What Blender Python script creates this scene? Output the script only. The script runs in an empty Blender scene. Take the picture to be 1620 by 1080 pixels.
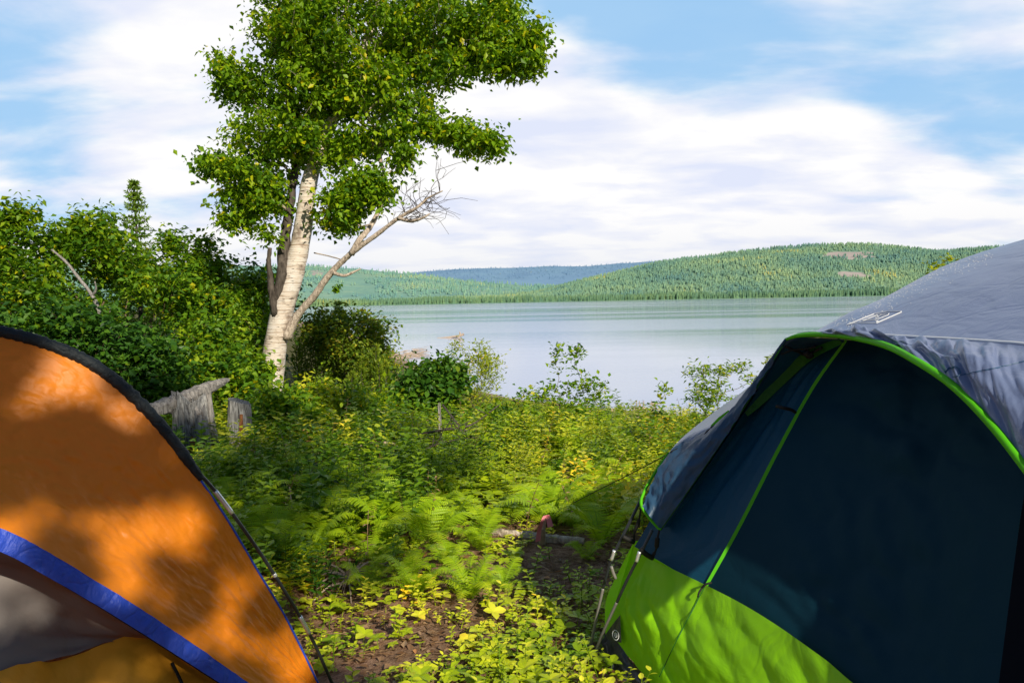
import bpy, math, random
import numpy as np
from mathutils import Matrix, Vector
from mathutils.bvhtree import BVHTree

random.seed(7)
RNG = np.random.default_rng(7)
C = bpy.context.scene.collection

# ---------------------------------------------------------------- camera maths
F = 1260.0; CX, CY = 810.0, 540.0
CAM = np.array([0.0, 0.0, 1.4])
PITCH = math.radians(2.86); ROLL = math.radians(-1.05)
ROT = (Matrix.Rotation(math.pi/2 - PITCH, 3, 'X') @ Matrix.Rotation(ROLL, 3, 'Z'))
RM = np.array(ROT)

def P(u, v, d):
    """world point d metres in front of the camera on the sight line of (u, v)"""
    return CAM + RM @ np.array([(u-CX)/F*d, -(v-CY)/F*d, -d])

def ray(u, v):
    r = RM @ np.array([(u-CX)/F, -(v-CY)/F, -1.0])
    return r/np.linalg.norm(r)

# ---------------------------------------------------------------- numpy noise
def _h(ix, iy, s):
    n = (ix.astype(np.int64)*374761393 + iy.astype(np.int64)*668265263 + s*974711) & 0x7fffffff
    n = ((n ^ (n >> 13))*1274126177) & 0x7fffffff
    return ((n ^ (n >> 16)) & 0xffff)/65535.0
def vnoise(x, y, s=0):
    x = np.asarray(x, float); y = np.asarray(y, float)
    ix = np.floor(x); iy = np.floor(y); fx = x-ix; fy = y-iy
    fx = fx*fx*(3-2*fx); fy = fy*fy*(3-2*fy)
    a = _h(ix, iy, s); b = _h(ix+1, iy, s); c = _h(ix, iy+1, s); d = _h(ix+1, iy+1, s)
    return (a*(1-fx)+b*fx)*(1-fy) + (c*(1-fx)+d*fx)*fy
def fbm(x, y, o=4, s=0):
    t = 0; a = .5
    for k in range(o):
        t = t + a*vnoise(x*2**k, y*2**k, s+k*17); a *= .5
    return t/(1-.5**o)          # 0..1

# ---------------------------------------------------------------- terrain
WATER = -1.1
SX = np.array([-3000, -200, -60, -20, -8, -4.5, -2, 0, 2.6, 6, 12, 30, 200, 3000.])
SY = np.array([4000, 600, 200, 90, 48, 34.5, 24.5, 20.5, 17.6, 15, 12, 5, -60, -900.])
def ground(x, y):
    x = np.asarray(x, float); y = np.asarray(y, float)
    ys = np.interp(x, SX, SY)
    ys = ys + 1.3*(fbm(x*.35, y*.05, 3, 5)-.5)
    t = (y-4.5)/np.maximum(ys-4.5, 1.0)
    t = np.where(y < 4.5, 0, t)
    tt = np.clip(t, 0, 3)
    z = -1.1*np.where(tt < .25, tt*tt*2, tt-.125*1.0)/(1-.125)
    z = np.maximum(z, -3.2)
    far = np.clip((np.hypot(x, y)-8)/30, 0, 1)
    z = z + .10*(fbm(x*.8, y*.8, 4, 2)-.5)*np.clip(np.hypot(x+.1, y-3.6)/2.0, .25, 1) + far*np.where(t < .8, 1.0*(fbm(x*.06, y*.06, 3, 8)-.35), 0)*np.clip((.8-t)*3, 0, 1)
    # small bank left of the trampled patch
    z = z - .16*np.exp(-(((x+.95)/.28)**2 + ((y-3.6)/.9)**2))
    z = z + .05*np.exp(-(((x+.62)/.2)**2 + ((y-4.1)/.35)**2))
    return z
def gz(x, y): return float(ground(x, y))
def G(u, v):
    """first hit of the sight line with the ground"""
    r = ray(u, v); t = 1.0*1.004**np.arange(1500)
    p = CAM + r*t[:, None]
    i = int(np.argmax(p[:, 2] < ground(p[:, 0], p[:, 1])))
    return np.array([p[i, 0], p[i, 1], gz(p[i, 0], p[i, 1])])

# ---------------------------------------------------------------- mesh helpers
def mesh(name, V, faces, mat, val=None, smooth=False, mi=None):
    """faces: list of (n,k) arrays"""
    me = bpy.data.meshes.new(name)
    V = np.asarray(V, np.float32)
    me.vertices.add(len(V)); me.vertices.foreach_set('co', V.ravel())
    faces = [np.asarray(f, np.int32) for f in faces if len(f)]
    tot = np.concatenate([np.full(len(f), f.shape[1], np.int32) for f in faces])
    idx = np.concatenate([f.ravel() for f in faces])
    me.loops.add(len(idx)); me.loops.foreach_set('vertex_index', idx)
    me.polygons.add(len(tot))
    st = np.concatenate([[0], np.cumsum(tot)[:-1]]).astype(np.int32)
    me.polygons.foreach_set('loop_start', st); me.polygons.foreach_set('loop_total', tot)
    me.polygons.foreach_set('use_smooth', np.full(len(tot), smooth))
    if val is not None:
        a = me.attributes.new('v', 'FLOAT', 'FACE' if len(val) == len(tot) else 'POINT')
        a.data.foreach_set('value', np.asarray(val, np.float32))
    for m in (mat if isinstance(mat, (list, tuple)) else [mat]): me.materials.append(m)
    if mi is not None: me.polygons.foreach_set('material_index', np.asarray(mi, np.int32))
    me.update(calc_edges=True); me.validate()
    return me

def obj(name, me, parent=None, loc=None):
    o = bpy.data.objects.new(name, me); C.objects.link(o)
    if loc is not None: o.location = loc
    if parent is not None:
        o.parent = parent
        if loc is None and parent.location.length: o.location = -parent.location  # meshes are built in world space
    return o
def tag(o, label=None, cat=None, group=None, kind=None):
    if label: o['label'] = label
    if cat: o['category'] = cat
    if group: o['group'] = group
    if kind: o['kind'] = kind
    return o
def thing(name, label, cat, loc=(0, 0, 0), group=None):
    o = bpy.data.objects.new(name, None); C.objects.link(o)
    o.location = loc; o.empty_display_size = .1
    return tag(o, label, cat, group)

class Acc:
    def __init__(s): s.V = []; s.F = {}; s.n = 0; s.val = {}
    def add(s, V, Fs, val=0.5):
        V = np.asarray(V, float).reshape(-1, 3)
        for f in (Fs if isinstance(Fs, list) else [Fs]):
            f = np.asarray(f, int)
            if len(f) == 0: continue
            k = f.shape[1]
            s.F.setdefault(k, []).append(f+s.n)
            vv = val if np.ndim(val) else np.full(len(f), float(val))
            s.val.setdefault(k, []).append(vv)
        s.V.append(V); s.n += len(V); return s
    def build(s, name, mat, parent=None, smooth=False, loc=None):
        ks = sorted(s.F)
        V = np.concatenate(s.V)
        if loc is not None: V = V - np.asarray(loc)
        me = mesh(name, V, [np.concatenate(s.F[k]) for k in ks], mat,
                  np.concatenate([np.concatenate(s.val[k]) for k in ks]), smooth)
        return obj(name, me, parent, loc)

def tube(pts, rad, n=6, cap=True, rough=0.0, seed=0):
    pts = np.asarray(pts, float); m = len(pts)
    rad = np.broadcast_to(np.asarray(rad, float), (m,))
    T = np.gradient(pts, axis=0); T /= np.linalg.norm(T, axis=1)[:, None]+1e-9
    ref = np.array([0, 0, 1.]) if abs(T[0][2]) < .9 else np.array([1., 0, 0])
    V = np.zeros((m, n, 3)); a = np.arange(n)*2*math.pi/n
    rg = np.random.default_rng(seed+1)
    prev = None
    for i in range(m):
        if prev is None:
            X = np.cross(T[i], ref)
        else:
            X = prev - T[i]*np.dot(prev, T[i])
        X /= np.linalg.norm(X)+1e-9; Y = np.cross(T[i], X); prev = X
        r = rad[i]*(1+rough*rg.uniform(-1, 1, n))
        V[i] = pts[i] + (np.cos(a)*r)[:, None]*X + (np.sin(a)*r)[:, None]*Y
    q = []
    for i in range(m-1):
        for j in range(n):
            k = (j+1) % n
            q.append((i*n+j, i*n+k, (i+1)*n+k, (i+1)*n+j))
    V = V.reshape(-1, 3); Fs = [np.array(q)]
    if cap:
        V = np.vstack([V, pts[0], pts[-1]]); a0, a1 = m*n, m*n+1
        Fs.append(np.array([(a0, (j+1) % n, j) for j in range(n)] + [(a1, (m-1)*n+j, (m-1)*n+(j+1) % n) for j in range(n)]))
    return V, Fs

def crom(pts, n):
    """Catmull-Rom through pts, n samples evenly spaced in parameter"""
    p = np.asarray(pts, float); m = len(p)
    if m == 2: return p[0]+(p[1]-p[0])*np.linspace(0, 1, n)[:, None]
    q = np.vstack([2*p[0]-p[1], p, 2*p[-1]-p[-2]])
    t = np.linspace(0, m-1, n); i = np.minimum(t.astype(int), m-2); f = (t-i)[:, None]
    a, b, c, d = q[i], q[i+1], q[i+2], q[i+3]
    return .5*((2*b)+(c-a)*f+(2*a-5*b+4*c-d)*f*f+(3*b-a-3*c+d)*f**3)

def loft(rails, nu, nv, disp=None):
    """rails: list of point lists; surface interpolating them. returns V grid"""
    R = np.array([crom(r, nu) for r in rails])            # k,nu,3
    out = np.zeros((nv, nu, 3))
    for j in range(nu): out[:, j] = crom(R[:, j], nv)
    if disp is not None:
        du = np.gradient(out, axis=1); dv = np.gradient(out, axis=0)
        N = np.cross(du, dv); N /= np.linalg.norm(N, axis=2)[..., None]+1e-9
        s, t = np.meshgrid(np.linspace(0, 1, nu), np.linspace(0, 1, nv))
        out = out + N*disp(s, t)[..., None]
    return out
def gridfaces(nv, nu):
    a = (np.arange(nv-1)[:, None]*nu + np.arange(nu-1)[None]).ravel()
    return np.stack([a, a+1, a+nu+1, a+nu], 1)
def sheet(name, grid, mat, parent, off=None):
    nv, nu = grid.shape[:2]
    me = mesh(name, grid.reshape(-1, 3), [gridfaces(nv, nu)], mat, smooth=True)
    return obj(name, me, parent)
def sub(o, part):
    if o is not None: o.parent = part; o.location = (0, 0, 0)
    return o
def px(lst): return [P(*t) if max(abs(t[0]), abs(t[1])) > 12 else np.array(t, float) for t in lst]

# ---------------------------------------------------------------- materials
def new_mat(name):
    m = bpy.data.materials.new(name); m.use_nodes = True
    nt = m.node_tree; nt.nodes.clear()
    return m, nt
def nd(nt, t, **k):
    n = nt.nodes.new(t)
    for a, b in k.items():
        if a.startswith('i_'): n.inputs[a[2:].replace('_', ' ')].default_value = b
        else: setattr(n, a, b)
    return n
def ramp(nt, stops, interp='LINEAR'):
    r = nt.nodes.new('ShaderNodeValToRGB'); e = r.color_ramp.elements
    r.color_ramp.interpolation = interp
    while len(e) < len(stops): e.new(.5)
    for s, (p, c) in zip(e, stops):
        s.position = p; s.color = (*c, 1) if len(c) == 3 else c
    return r
def coords(nt, scale=(1, 1, 1), rot=(0, 0, 0), kind='Object'):
    tc = nt.nodes.new('ShaderNodeTexCoord'); mp = nt.nodes.new('ShaderNodeMapping')
    mp.inputs['Scale'].default_value = scale; mp.inputs['Rotation'].default_value = rot
    nt.links.new(tc.outputs[kind], mp.inputs[0]); return mp.outputs[0]
def noise(nt, vec, scale=5, detail=4, rough=.55, dist=0):
    n = nd(nt, 'ShaderNodeTexNoise'); n.inputs['Scale'].default_value = scale
    n.inputs['Detail'].default_value = detail; n.inputs['Roughness'].default_value = rough
    n.inputs['Distortion'].default_value = dist
    if vec is not None: nt.links.new(vec, n.inputs['Vector'])
    return n.outputs['Fac']
def bump(nt, h, strength=.3, dist=.01):
    b = nd(nt, 'ShaderNodeBump'); b.inputs['Strength'].default_value = strength; b.inputs['Distance'].default_value = dist
    nt.links.new(h, b.inputs['Height']); return b.outputs[0]
def mathn(nt, op, a, b=None, c=None):
    n = nd(nt, 'ShaderNodeMath', operation=op)
    for i, x in enumerate((a, b, c)):
        if x is None: continue
        if isinstance(x, (int, float)): n.inputs[i].default_value = x
        else: nt.links.new(x, n.inputs[i])
    return n.outputs[0]
def mixc(nt, fac, a, b, mode='MIX'):
    n = nd(nt, 'ShaderNodeMix', data_type='RGBA', blend_type=mode)
    for i, x in ((0, fac), (6, a), (7, b)):
        if isinstance(x, (int, float)): n.inputs[i].default_value = x
        elif isinstance(x, tuple): n.inputs[i].default_value = (*x[:3], 1)
        else: nt.links.new(x, n.inputs[i])
    return n.outputs[2]
def finish(nt, sh):
    o = nd(nt, 'ShaderNodeOutputMaterial'); nt.links.new(sh, o.inputs[0])
def principled(nt, col, rough=.6, spec=.3, nrm=None, sheen=0):
    p = nd(nt, 'ShaderNodeBsdfPrincipled')
    if isinstance(col, tuple): p.inputs['Base Color'].default_value = (*col[:3], 1)
    else: nt.links.new(col, p.inputs['Base Color'])
    if isinstance(rough, (int, float)): p.inputs['Roughness'].default_value = rough
    else: nt.links.new(rough, p.inputs['Roughness'])
    p.inputs['Specular IOR Level'].default_value = spec
    if nrm is not None: nt.links.new(nrm, p.inputs['Normal'])
    return p

def leaf_mat(name, dark, mid, light, trans=.42, tint=(1.25, 1.15, .45), rough=.45, spec=.35):
    m, nt = new_mat(name)
    at = nd(nt, 'ShaderNodeAttribute', attribute_name='v')
    r = ramp(nt, [(0, dark), (.5, mid), (.93, light), (1, (light[0]*1.5, light[1]*1.05, light[2]*.7))])
    nt.links.new(at.outputs['Fac'], r.inputs[0])
    p = principled(nt, r.outputs[0], rough, spec)
    tr = nd(nt, 'ShaderNodeBsdfTranslucent')
    nt.links.new(mixc(nt, 1.0, r.outputs[0], tint, 'MULTIPLY'), tr.inputs[0])
    mx = nd(nt, 'ShaderNodeMixShader'); mx.inputs[0].default_value = trans
    nt.links.new(p.outputs[0], mx.inputs[1]); nt.links.new(tr.outputs[0], mx.inputs[2])
    finish(nt, mx.outputs[0]); return m

M = {}
M['birch_leaf'] = leaf_mat('birch_leaf', (.05, .15, .008), (.20, .38, .010), (.46, .60, .014), .42)
M['alder_leaf'] = leaf_mat('alder_leaf', (.04, .13, .010), (.15, .31, .012), (.38, .50, .014), .38)
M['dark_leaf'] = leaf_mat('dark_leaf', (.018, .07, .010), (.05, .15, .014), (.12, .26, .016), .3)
M['yellow_leaf'] = leaf_mat('yellow_leaf', (.20, .32, .02), (.38, .48, .02), (.60, .60, .03), .4)
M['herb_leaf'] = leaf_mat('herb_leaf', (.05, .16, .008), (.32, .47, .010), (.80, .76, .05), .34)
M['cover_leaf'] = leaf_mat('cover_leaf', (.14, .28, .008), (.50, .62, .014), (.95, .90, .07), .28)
M['fern_leaf'] = leaf_mat('fern_leaf', (.12, .30, .008), (.42, .62, .012), (.82, .86, .03), .36)
M['juniper'] = leaf_mat('juniper_leaf', (.05, .12, .014), (.15, .26, .018), (.36, .42, .03), .3)
M['spruce'] = leaf_mat('spruce_needle', (.07, .15, .02), (.15, .28, .03), (.28, .42, .04), .4)
M['dry_leaf'] = leaf_mat('dry_leaf', (.16, .08, .035), (.28, .16, .08), (.42, .28, .16), .2, (1, .8, .6))

def bark(name, a, b, sc=(6, 6, 1.5), scale=6, rough=.85, bs=.6):
    m, nt = new_mat(name); v = coords(nt, sc)
    n = noise(nt, v, scale, 6, .65, .4)
    r = ramp(nt, [(.3, a), (.7, b)]); nt.links.new(n, r.inputs[0])
    finish(nt, principled(nt, r.outputs[0], rough, .2, bump(nt, n, bs, .02)).outputs[0]); return m
M['bark'] = bark('rough_bark', (.03, .024, .02), (.15, .125, .11))
M['twig'] = bark('twig_bark', (.08, .055, .035), (.2, .15, .1))
M['grey_wood'] = bark('weathered_wood', (.11, .10, .10), (.47, .44, .42), (9, 9, 1), 5, .8, .9)
M['stump_wood'] = bark('stump_wood', (.015, .013, .012), (.46, .46, .47), (16, 16, 1.0), 4, .85, 1.0)
M['red_rot'] = bark('red_rotten_wood', (.10, .035, .015), (.40, .17, .07), (10, 10, 3), 5, .9, .8)
M['drift'] = bark('driftwood', (.35, .26, .2), (.62, .5, .4), (4, 4, 4), 5, .9, .3)
M['branch_bark'] = bark('flaky_bark', (.20, .15, .12), (.80, .68, .58), (10, 10, 5), 3.2, .8, .9)

def birch_bark():
    m, nt = new_mat('white_birch_bark')
    v = coords(nt, (1.2, 1.2, 26)); n1 = noise(nt, v, 2.2, 6, .6, .6)
    v2 = coords(nt, (3, 3, 3)); n2 = noise(nt, v2, 1.6, 5, .6, .2)
    v3 = coords(nt, (7, 7, 60)); n3 = noise(nt, v3, 1.5, 3, .5)
    r = ramp(nt, [(.30, (.26, .17, .11)), (.42, (.60, .53, .48)), (.53, (.77, .74, .73)), (.8, (.84, .82, .82))]); nt.links.new(n1, r.inputs[0])
    r2 = ramp(nt, [(.32, (.34, .28, .24)), (.47, (.95, .88, .80)), (.75, (1, 1, 1))]); nt.links.new(n2, r2.inputs[0])
    r3 = ramp(nt, [(.33, (.09, .07, .06)), (.385, (1, 1, 1))]); nt.links.new(n3, r3.inputs[0])
    c = mixc(nt, 1.0, mixc(nt, 1.0, r.outputs[0], r2.outputs[0], 'MULTIPLY'), r3.outputs[0], 'MULTIPLY')
    finish(nt, principled(nt, c, .6, .3, bump(nt, n1, .6, .015)).outputs[0]); return m
M['birch_bark'] = birch_bark()

def soil():
    m, nt = new_mat('soil'); v = coords(nt)
    n1 = noise(nt, v, 2.0, 6, .65, .3); n2 = noise(nt, v, 22, 8, .7); n3 = noise(nt, v, 90, 4, .7)
    r = ramp(nt, [(.25, (.06, .03, .02)), (.42, (.20, .10, .065)), (.55, (.46, .28, .19)), (.75, (.66, .47, .35))])
    nt.links.new(mathn(nt, 'ADD', mathn(nt, 'MULTIPLY', n2, .65), mathn(nt, 'MULTIPLY', n3, .35)), r.inputs[0])
    r2 = ramp(nt, [(.42, (0, 0, 0)), (.6, (1, 1, 1))]); nt.links.new(n1, r2.inputs[0])
    g = mixc(nt, n2, (.03, .05, .012), (.10, .12, .03))
    # beyond the camp the moss and litter take over
    geo = nd(nt, 'ShaderNodeNewGeometry'); sp = nd(nt, 'ShaderNodeSeparateXYZ'); nt.links.new(geo.outputs['Position'], sp.inputs[0])
    f = nd(nt, 'ShaderNodeMapRange'); f.inputs[1].default_value = 4.4; f.inputs[2].default_value = 6.5; nt.links.new(sp.outputs[1], f.inputs[0])
    far = mathn(nt, 'MAXIMUM', mathn(nt, 'MULTIPLY', r2.outputs[0], .3), mathn(nt, 'MULTIPLY', f.outputs[0], .85))
    c = mixc(nt, far, r.outputs[0], g)
    # sand and pebbles close to the waterline
    z = nd(nt, 'ShaderNodeMapRange'); z.inputs[1].default_value = -.93; z.inputs[2].default_value = -1.02; nt.links.new(sp.outputs[2], z.inputs[0])
    c = mixc(nt, z.outputs[0], c, mixc(nt, n3, (.25, .17, .12), (.55, .42, .32)))
    hgt = mathn(nt, 'ADD', n2, mathn(nt, 'MULTIPLY', n3, .4))
    finish(nt, principled(nt, c, .95, .1, bump(nt, hgt, 1.0, .03)).outputs[0]); return m
M['soil'] = soil()

def water():
    m, nt = new_mat('lake_water')
    v = coords(nt, (1, 1, 1)); v2 = coords(nt, (.35, 2.2, 1)); v3 = coords(nt, (.004, .03, 1)); v4 = coords(nt, (.02, .11, 1))
    n1 = noise(nt, v2, 1.3, 3, .5); n2 = noise(nt, v, 5, 2, .5)
    h = mathn(nt, 'ADD', n1, mathn(nt, 'MULTIPLY', n2, .15))
    b = nd(nt, 'ShaderNodeBump'); b.inputs['Distance'].default_value = .012; nt.links.new(h, b.inputs['Height'])
    lane = noise(nt, v3, 1.6, 4, .55, .6)
    lr = ramp(nt, [(.44, (.6, .6, .6)), (.56, (1, 1, 1))]); nt.links.new(lane, lr.inputs[0])
    nt.links.new(mathn(nt, 'MULTIPLY', lr.outputs[0], .5), b.inputs['Strength'])
    rg = nd(nt, 'ShaderNodeMapRange'); rg.inputs[1].default_value = .42; rg.inputs[2].default_value = .58
    rg.inputs[3].default_value = .07; rg.inputs[4].default_value = .14; nt.links.new(lane, rg.inputs[0])
    p = principled(nt, (.28, .39, .64), rg.outputs[0], .6, b.outputs[0])
    p.inputs['IOR'].default_value = 1.45
    finish(nt, p.outputs[0]); return m
M['water'] = water()

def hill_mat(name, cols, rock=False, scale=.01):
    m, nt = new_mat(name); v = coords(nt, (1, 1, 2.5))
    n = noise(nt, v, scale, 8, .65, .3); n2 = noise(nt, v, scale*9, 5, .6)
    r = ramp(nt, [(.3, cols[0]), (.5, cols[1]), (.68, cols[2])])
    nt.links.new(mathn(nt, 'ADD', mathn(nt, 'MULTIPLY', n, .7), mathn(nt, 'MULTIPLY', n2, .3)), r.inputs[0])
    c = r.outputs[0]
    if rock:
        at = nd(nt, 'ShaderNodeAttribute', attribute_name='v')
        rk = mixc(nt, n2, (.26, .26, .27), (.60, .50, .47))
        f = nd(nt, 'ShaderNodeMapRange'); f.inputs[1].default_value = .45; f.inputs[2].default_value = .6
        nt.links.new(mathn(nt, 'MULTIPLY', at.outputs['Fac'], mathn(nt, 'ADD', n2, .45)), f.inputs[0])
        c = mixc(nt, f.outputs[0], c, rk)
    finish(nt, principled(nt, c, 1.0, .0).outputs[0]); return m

def fabric(name, col, trans=0.0, rough=.5, spec=.4, wr=.35, ws=9, sheen=None, tcol=None, alpha=None, vary=.12, fine=True, aniso=(1, 1, 1)):
    m, nt = new_mat(name); v = coords(nt, aniso)
    n1 = noise(nt, v, ws, 5, .55, 1.2); n2 = noise(nt, v, ws*.25, 3, .5, .4)
    vm = nd(nt, 'ShaderNodeTexVoronoi', feature='DISTANCE_TO_EDGE'); vm.inputs['Scale'].default_value = ws*.9
    dn = nd(nt, 'ShaderNodeTexNoise'); dn.inputs['Scale'].default_value = 5; nt.links.new(v, dn.inputs['Vector'])
    nt.links.new(mixc(nt, .12, v, dn.outputs['Color']), vm.inputs['Vector'])
    cr = mathn(nt, 'MINIMUM', vm.outputs[0], .08)
    w = nd(nt, 'ShaderNodeTexWave'); w.inputs['Scale'].default_value = 260; nt.links.new(v, w.inputs['Vector'])
    h = mathn(nt, 'ADD', n1, mathn(nt, 'MULTIPLY', cr, 1.6))
    if fine: h = mathn(nt, 'ADD', h, mathn(nt, 'MULTIPLY', w.outputs['Fac'], .01))
    c0 = tuple(x*(1-vary) for x in col); c1 = tuple(min(1, x*(1+vary)) for x in col)
    c = mixc(nt, n2, c0, c1)
    b = bump(nt, h, wr, .02)
    p = principled(nt, c, rough, spec, b)
    out = p.outputs[0]
    if trans:
        tr = nd(nt, 'ShaderNodeBsdfTranslucent'); tr.inputs[0].default_value = (*(tcol or col), 1)
        mx = nd(nt, 'ShaderNodeMixShader'); mx.inputs[0].default_value = trans
        nt.links.new(out, mx.inputs[1]); nt.links.new(tr.outputs[0], mx.inputs[2]); out = mx.outputs[0]
    if alpha:
        ta = nd(nt, 'ShaderNodeBsdfTransparent'); mx = nd(nt, 'ShaderNodeMixShader'); mx.inputs[0].default_value = alpha
        nt.links.new(out, mx.inputs[1]); nt.links.new(ta.outputs[0], mx.inputs[2]); out = mx.outputs[0]
    finish(nt, out); return m
M['orange'] = fabric('orange_nylon', (.84, .255, .014), .2, .42, .35, .32, 8, tcol=(1, .34, .01))
M['orange2'] = fabric('orange_floor_nylon', (.85, .38, .03), .12, .5, .3, .3, 5)
M['blue'] = fabric('blue_nylon', (.03, .085, .62), .1, .4, .4, .7, 14)
M['black'] = fabric('black_sleeve', (.012, .018, .024), 0, .6, .3, .6, 20)
M['mesh_grey'] = fabric('grey_mesh', (.24, .22, .22), .15, .8, .1, .3, 6)
M['fly'] = fabric('silver_blue_fly', (.165, .21, .37), .05, .28, .9, .45, 6, tcol=(.05, .12, .25))
M['fly_blue'] = fabric('steel_blue_fly', (.035, .10, .20), .2, .4, .5, .45, 6, tcol=(.03, .16, .36))
M['navy'] = fabric('navy_nylon', (.006, .07, .135), .1, .5, .3, .45, 5, tcol=(.01, .08, .2))
M['door'] = fabric('navy_door_mesh', (.003, .034, .058), .0, .75, .12, .25, 3)
M['doorblack'] = fabric('black_zip_flap', (.002, .004, .009), .0, .8, .1, .25, 3)
M['green'] = fabric('lime_nylon', (.36, .84, .008), .3, .5, .3, .5, 5, tcol=(.30, .85, .01))
M['green_pipe'] = fabric('green_piping', (.12, .62, .01), .2, .5, .3, .1, 20, tcol=(.2, .8, .02))
M['green_dim'] = fabric('green_sleeve', (.02, .15, .016), .2, .5, .3, .3, 20)
M['tub'] = fabric('grey_tub_floor', (.045, .052, .065), 0, .38, .5, .6, 7)
def plain(name, col, rough=.5, metal=0, spec=.4):
    m, nt = new_mat(name); n = noise(nt, coords(nt), 40, 3)
    c = mixc(nt, n, tuple(x*.85 for x in col), tuple(min(1, x*1.15) for x in col))
    p = principled(nt, c, rough, spec); p.inputs['Metallic'].default_value = metal
    finish(nt, p.outputs[0]); return m
M['white_print'] = plain('white_print', (.8, .82, .85), .6)
M['pole'] = plain('dark_fibreglass', (.02, .024, .03), .3, 0, .6)
M['pole_grey'] = plain('grey_fibreglass', (.20, .19, .18), .35, 0, .6)
M['steel'] = plain('steel_ferrule', (.75, .77, .8), .25, .6, .7)
M['cord'] = plain('black_cord', (.01, .01, .01), .7)
M['ribbon'] = plain('pink_ribbon', (.78, .22, .26), .5)

# ================================================================= SETTING
def build_setting():
    # ground: one sheet graded from the camp to the horizon
    def axis(lo, hi, c, n, p=3.2):
        t = np.linspace(-1, 1, n); s = np.sign(t)*np.abs(t)**p
        return c+np.where(s < 0, -s*(lo-c), s*(hi-c))
    xs = axis(-4500, 4500, -.3, 420, 4.5); ys = axis(-300, 5000, 4.2, 420, 4.5)
    X, Y = np.meshgrid(xs, ys)
    Z = ground(X, Y)
    g = np.stack([X, Y, Z], 2)
    o = obj('ground', mesh('ground', g.reshape(-1, 3), [gridfaces(len(ys), len(xs))], M['soil'], smooth=True)); tag(o, kind='structure')
    w = np.array([[-9000, -200, WATER], [9000, -200, WATER], [9000, 9000, WATER], [-9000, 9000, WATER]], float)
    o = obj('lake', mesh('lake', w, [np.array([[0, 1, 2, 3]])], M['water'])); tag(o, kind='structure')

def cones(name, pts, hs, mat, rg, n=5, w=.22, parent=None):
    """far conifers: a narrow spire of two stacked skirts each, all one object"""
    m = len(pts); a = np.arange(n)*2*math.pi/n
    V = []; Fq = []
    tv = [];
    for (z0, r0, z1, r1) in ((.1, 1, .62, .35), (.45, .72, 1.0, 0.0)):
        tv.append(np.stack([np.cos(a)*r0, np.sin(a)*r0, np.full(n, z0)], 1))
        tv.append(np.array([[0, 0, z1 if z1 == 1 else z1+.15]]))
    T = np.vstack(tv)
    tf = [(j, (j+1) % n, n) for j in range(n)] + [(n+1+j, n+1+(j+1) % n, 2*n+1) for j in range(n)]
    tf = np.array(tf)
    ang = rg.uniform(0, 6.28, m); ww = w*hs*rg.uniform(.6, 1.3, m)
    ca, sa = np.cos(ang), np.sin(ang)
    x = T[:, 0][None]*(1+.35*rg.uniform(-1, 1, (m, len(T)))); y = T[:, 1][None]*(1+.35*rg.uniform(-1, 1, (m, len(T))))
    VX = (ca[:, None]*x - sa[:, None]*y)*ww[:, None]+pts[:, 0:1]
    VY = (sa[:, None]*x + ca[:, None]*y)*ww[:, None]+pts[:, 1:2]
    VZ = T[:, 2][None]*hs[:, None]+pts[:, 2:3]
    V = np.stack([VX, VY, VZ], 2).reshape(-1, 3)
    Fs = (tf[None]+(np.arange(m)*len(T))[:, None, None]).reshape(-1, 3)
    val = np.repeat(np.clip(.62*(fbm(pts[:, 0]/130, pts[:, 1]/130, 3, 6)*1.9-.45)+.38*rg.uniform(0, 1, m), 0, 1), len(tf))
    return obj(name, mesh(name, V, [Fs], mat, val))

def hill(name, ridge, D0, D1, mat, rough, seed, rocks=(), us=None, base_px=None, nv=60):
    us = np.linspace(ridge[0][0], ridge[-1][0], 420)
    vr = np.interp(us, [r[0] for r in ridge], [r[1] for r in ridge])
    k = np.hanning(17); k /= k.sum(); vr = np.convolve(np.pad(vr, 8, 'edge'), k, 'valid')
    grid = np.zeros((nv, len(us), 3)); val = np.zeros((nv, len(us)))
    pix = np.zeros((nv, len(us), 2))
    for i, u in enumerate(us):
        top = P(u, vr[i], D1); b = P(u, 480, D0); b[2] = WATER-.5
        for j in range(nv):
            t = j/(nv-8)
            if t <= 1:
                s = t**1.0; h = (1-(1-t)**1.25)
                p = b+(top-b)*s; p[2] = b[2]+(top[2]-b[2])*h
            else:
                p = top+(top-b)*(t-1); p[2] = top[2]-(t-1)*(top[2]-b[2])*1.5
            grid[j, i] = p
    sc = 1/300.
    env = np.clip(np.linspace(0, nv/(nv-8), nv), 0, 1)[:, None]
    nzv = fbm(grid[..., 0]*sc, grid[..., 1]*sc*.7, 5, seed)-.5
    grid[..., 2] += nzv*rough*env*(1-env**6*.6)*(D1/2500)
    # project for rock masks
    rel = (grid-CAM) @ RM
    uu = CX+F*rel[..., 0]/-rel[..., 2]; vv = CY-F*rel[..., 1]/-rel[..., 2]
    for (cu, cv, ru, rv) in rocks:
        val = np.maximum(val, np.clip(1.1-((uu-cu)/ru)**2-((vv-cv)/rv)**2+2.2*(fbm(grid[..., 0]/55, grid[..., 1]/55+grid[..., 2]/25, 3, 2)-.45), 0, 1))
    me = mesh(name, grid.reshape(-1, 3), [gridfaces(nv, len(us))], mat, val.ravel(), smooth=True)
    o = obj(name, me); tag(o, kind='structure')
    return grid, val, o
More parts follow.
